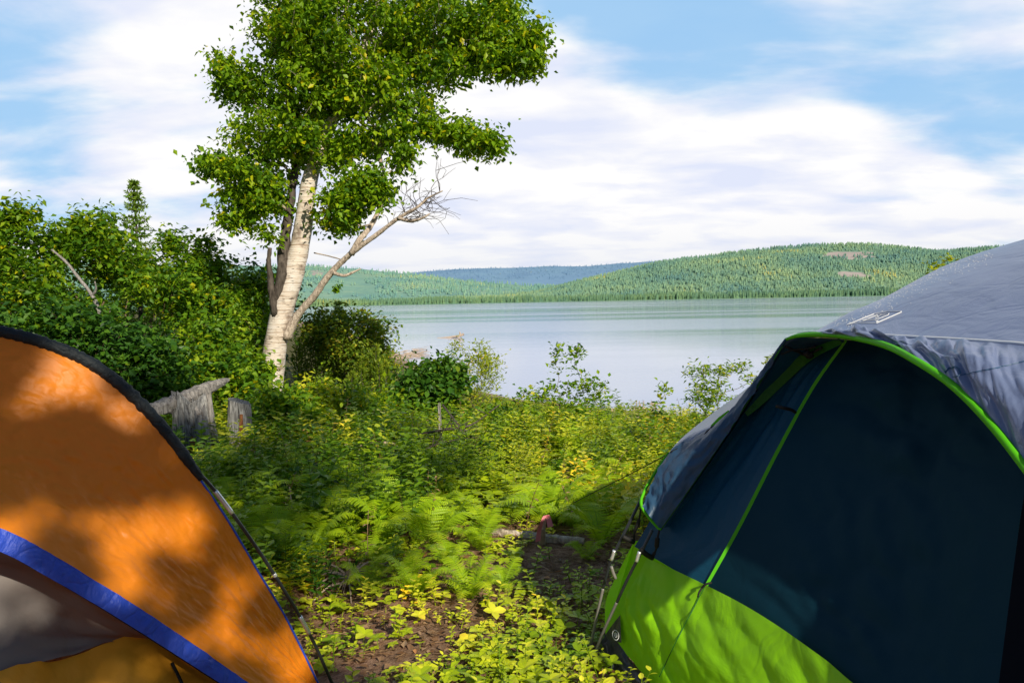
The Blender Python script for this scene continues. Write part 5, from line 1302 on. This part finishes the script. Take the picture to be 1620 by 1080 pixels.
# ================================================================= LIGHT, SKY, CAMERA
def light():
    w = bpy.data.worlds.new('World'); bpy.context.scene.world = w; w.use_nodes = True
    nt = w.node_tree; nt.nodes.clear()
    az = math.atan2(SUNV[0], SUNV[1]); el = math.asin(SUNV[2])
    sky = nd(nt, 'ShaderNodeTexSky', sky_type='NISHITA'); sky.sun_disc = False
    sky.sun_elevation = el; sky.sun_rotation = az; sky.dust_density = .6; sky.ozone_density = 1.6
    tc = nd(nt, 'ShaderNodeTexCoord'); sp = nd(nt, 'ShaderNodeSeparateXYZ'); nt.links.new(tc.outputs['Generated'], sp.inputs[0])
    z = mathn(nt, 'ADD', mathn(nt, 'MAXIMUM', sp.outputs[2], 0.0), .2)
    cx = mathn(nt, 'DIVIDE', sp.outputs[0], z); cy = mathn(nt, 'DIVIDE', sp.outputs[1], z)
    cb = nd(nt, 'ShaderNodeCombineXYZ'); nt.links.new(cx, cb.inputs[0]); nt.links.new(cy, cb.inputs[1]); cb.inputs[2].default_value = 3.7
    mp = nd(nt, 'ShaderNodeMapping'); mp.inputs['Scale'].default_value = (1.0, 1.5, 1); mp.inputs['Rotation'].default_value = (0, 0, .15); nt.links.new(cb.outputs[0], mp.inputs[0])
    n = noise(nt, mp.outputs[0], 1.25, 7, .52, .25)
    n2 = noise(nt, mp.outputs[0], 2.6, 6, .5, .2)
    dens = mathn(nt, 'ADD', n, .185)
    # openings and banks of cloud, each a soft lobe in a world direction
    for (u, v, wd, amp) in [(1010, 60, .17, -.22), (1130, 120, .11, -.16), (1290, 95, .14, -.17), (1570, 175, .13, -.2), (1500, 40, .16, -.12), (30, 20, .14, -.10), (60, 205, .10, -.18), (330, 200, .09, -.14), (70, 320, .09, -.12), (250, 345, .12, -.10), (330, 395, .07, -.06),
                            (1150, 255, .20, .10), (750, 230, .14, .12), (150, 90, .16, .10), (560, 370, .2, .1), (1500, 270, .15, .08), (1200, 350, .3, .08), (900, 330, .2, .08)]:
        d = ray(u, v); dp = nd(nt, 'ShaderNodeVectorMath', operation='DISTANCE'); nt.links.new(tc.outputs['Generated'], dp.inputs[0]); dp.inputs[1].default_value = tuple(d)
        g = nd(nt, 'ShaderNodeMapRange', interpolation_type='SMOOTHSTEP'); nt.links.new(dp.outputs['Value'], g.inputs[0])
        g.inputs[1].default_value = 0; g.inputs[2].default_value = wd*1.3; g.inputs[3].default_value = amp; g.inputs[4].default_value = 0
        dens = mathn(nt, 'ADD', dens, g.outputs[0])
    cr = nd(nt, 'ShaderNodeMapRange', interpolation_type='SMOOTHSTEP'); nt.links.new(dens, cr.inputs[0])
    cr.inputs[1].default_value = .45; cr.inputs[2].default_value = .70; cr.inputs[3].default_value = .12
    shade = ramp(nt, [(.32, (9.2, 9.8, 11.8)), (.45, (10.7, 10.9, 11.9)), (.56, (12.2, 12.1, 12.1))]); nt.links.new(n2, shade.inputs[0])
    for e in shade.color_ramp.elements: e.color = [c/12 for c in e.color[:3]]+[1]
    cc = mixc(nt, 1.0, shade.outputs[0], (12., 12., 12.), 'MULTIPLY')
    blue = mixc(nt, .88, sky.outputs[0], (3.7, 7.4, 11.6))
    col = mixc(nt, cr.outputs[0], blue, cc)
    # low haze band over the hills
    hz = nd(nt, 'ShaderNodeMapRange', interpolation_type='SMOOTHSTEP'); nt.links.new(sp.outputs[2], hz.inputs[0])
    hz.inputs[1].default_value = .12; hz.inputs[2].default_value = .0; hz.inputs[3].default_value = 0; hz.inputs[4].default_value = .6
    col = mixc(nt, hz.outputs[0], col, (9.0, 9.4, 10.2))
    # unseen sky behind and overhead is darkened to cut fill light and deepen shadows
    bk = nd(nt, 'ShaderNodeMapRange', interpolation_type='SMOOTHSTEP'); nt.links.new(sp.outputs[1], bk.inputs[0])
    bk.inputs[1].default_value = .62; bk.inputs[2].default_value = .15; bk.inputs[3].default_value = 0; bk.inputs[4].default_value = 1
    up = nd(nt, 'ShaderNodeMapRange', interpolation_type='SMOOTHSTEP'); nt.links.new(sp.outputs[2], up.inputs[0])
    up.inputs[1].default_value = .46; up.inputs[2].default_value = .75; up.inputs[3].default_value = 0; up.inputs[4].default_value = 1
    clear = mixc(nt, .7, sky.outputs[0], (1.1, 1.9, 3.2))  # dim colour put in for the unseen part of the sky
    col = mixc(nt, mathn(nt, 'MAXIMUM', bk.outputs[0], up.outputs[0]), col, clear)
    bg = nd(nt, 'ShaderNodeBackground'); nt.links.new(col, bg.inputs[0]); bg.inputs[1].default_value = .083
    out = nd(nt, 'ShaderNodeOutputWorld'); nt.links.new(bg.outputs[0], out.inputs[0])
    L = bpy.data.lights.new('sun', 'SUN'); L.energy = 5.0; L.angle = math.radians(.55); L.color = (1, .90, .70)
    o = bpy.data.objects.new('sun', L); C.objects.link(o)
    o.rotation_euler = Vector(SUNV).to_track_quat('Z', 'Y').to_euler(); o.location = (6, -5, 8)

def camera():
    cd = bpy.data.cameras.new('camera'); cd.sensor_width = 36; cd.lens = F/1620*36; cd.clip_end = 20000; cd.clip_start = .05
    o = bpy.data.objects.new('camera', cd); C.objects.link(o); o.location = CAM; o.rotation_euler = ROT.to_euler()
    bpy.context.scene.camera = o

build_setting(); build_hills()
big_birch(); thicket(); saplings(); shade_trees()
undergrowth(); ferns(); woods()
grey_tent(); orange_tent()
light(); camera()
s = bpy.context.scene
s.view_settings.view_transform = 'Standard'; s.view_settings.look = 'None'; s.view_settings.exposure = 0
s.cycles.transparent_max_bounces = 16
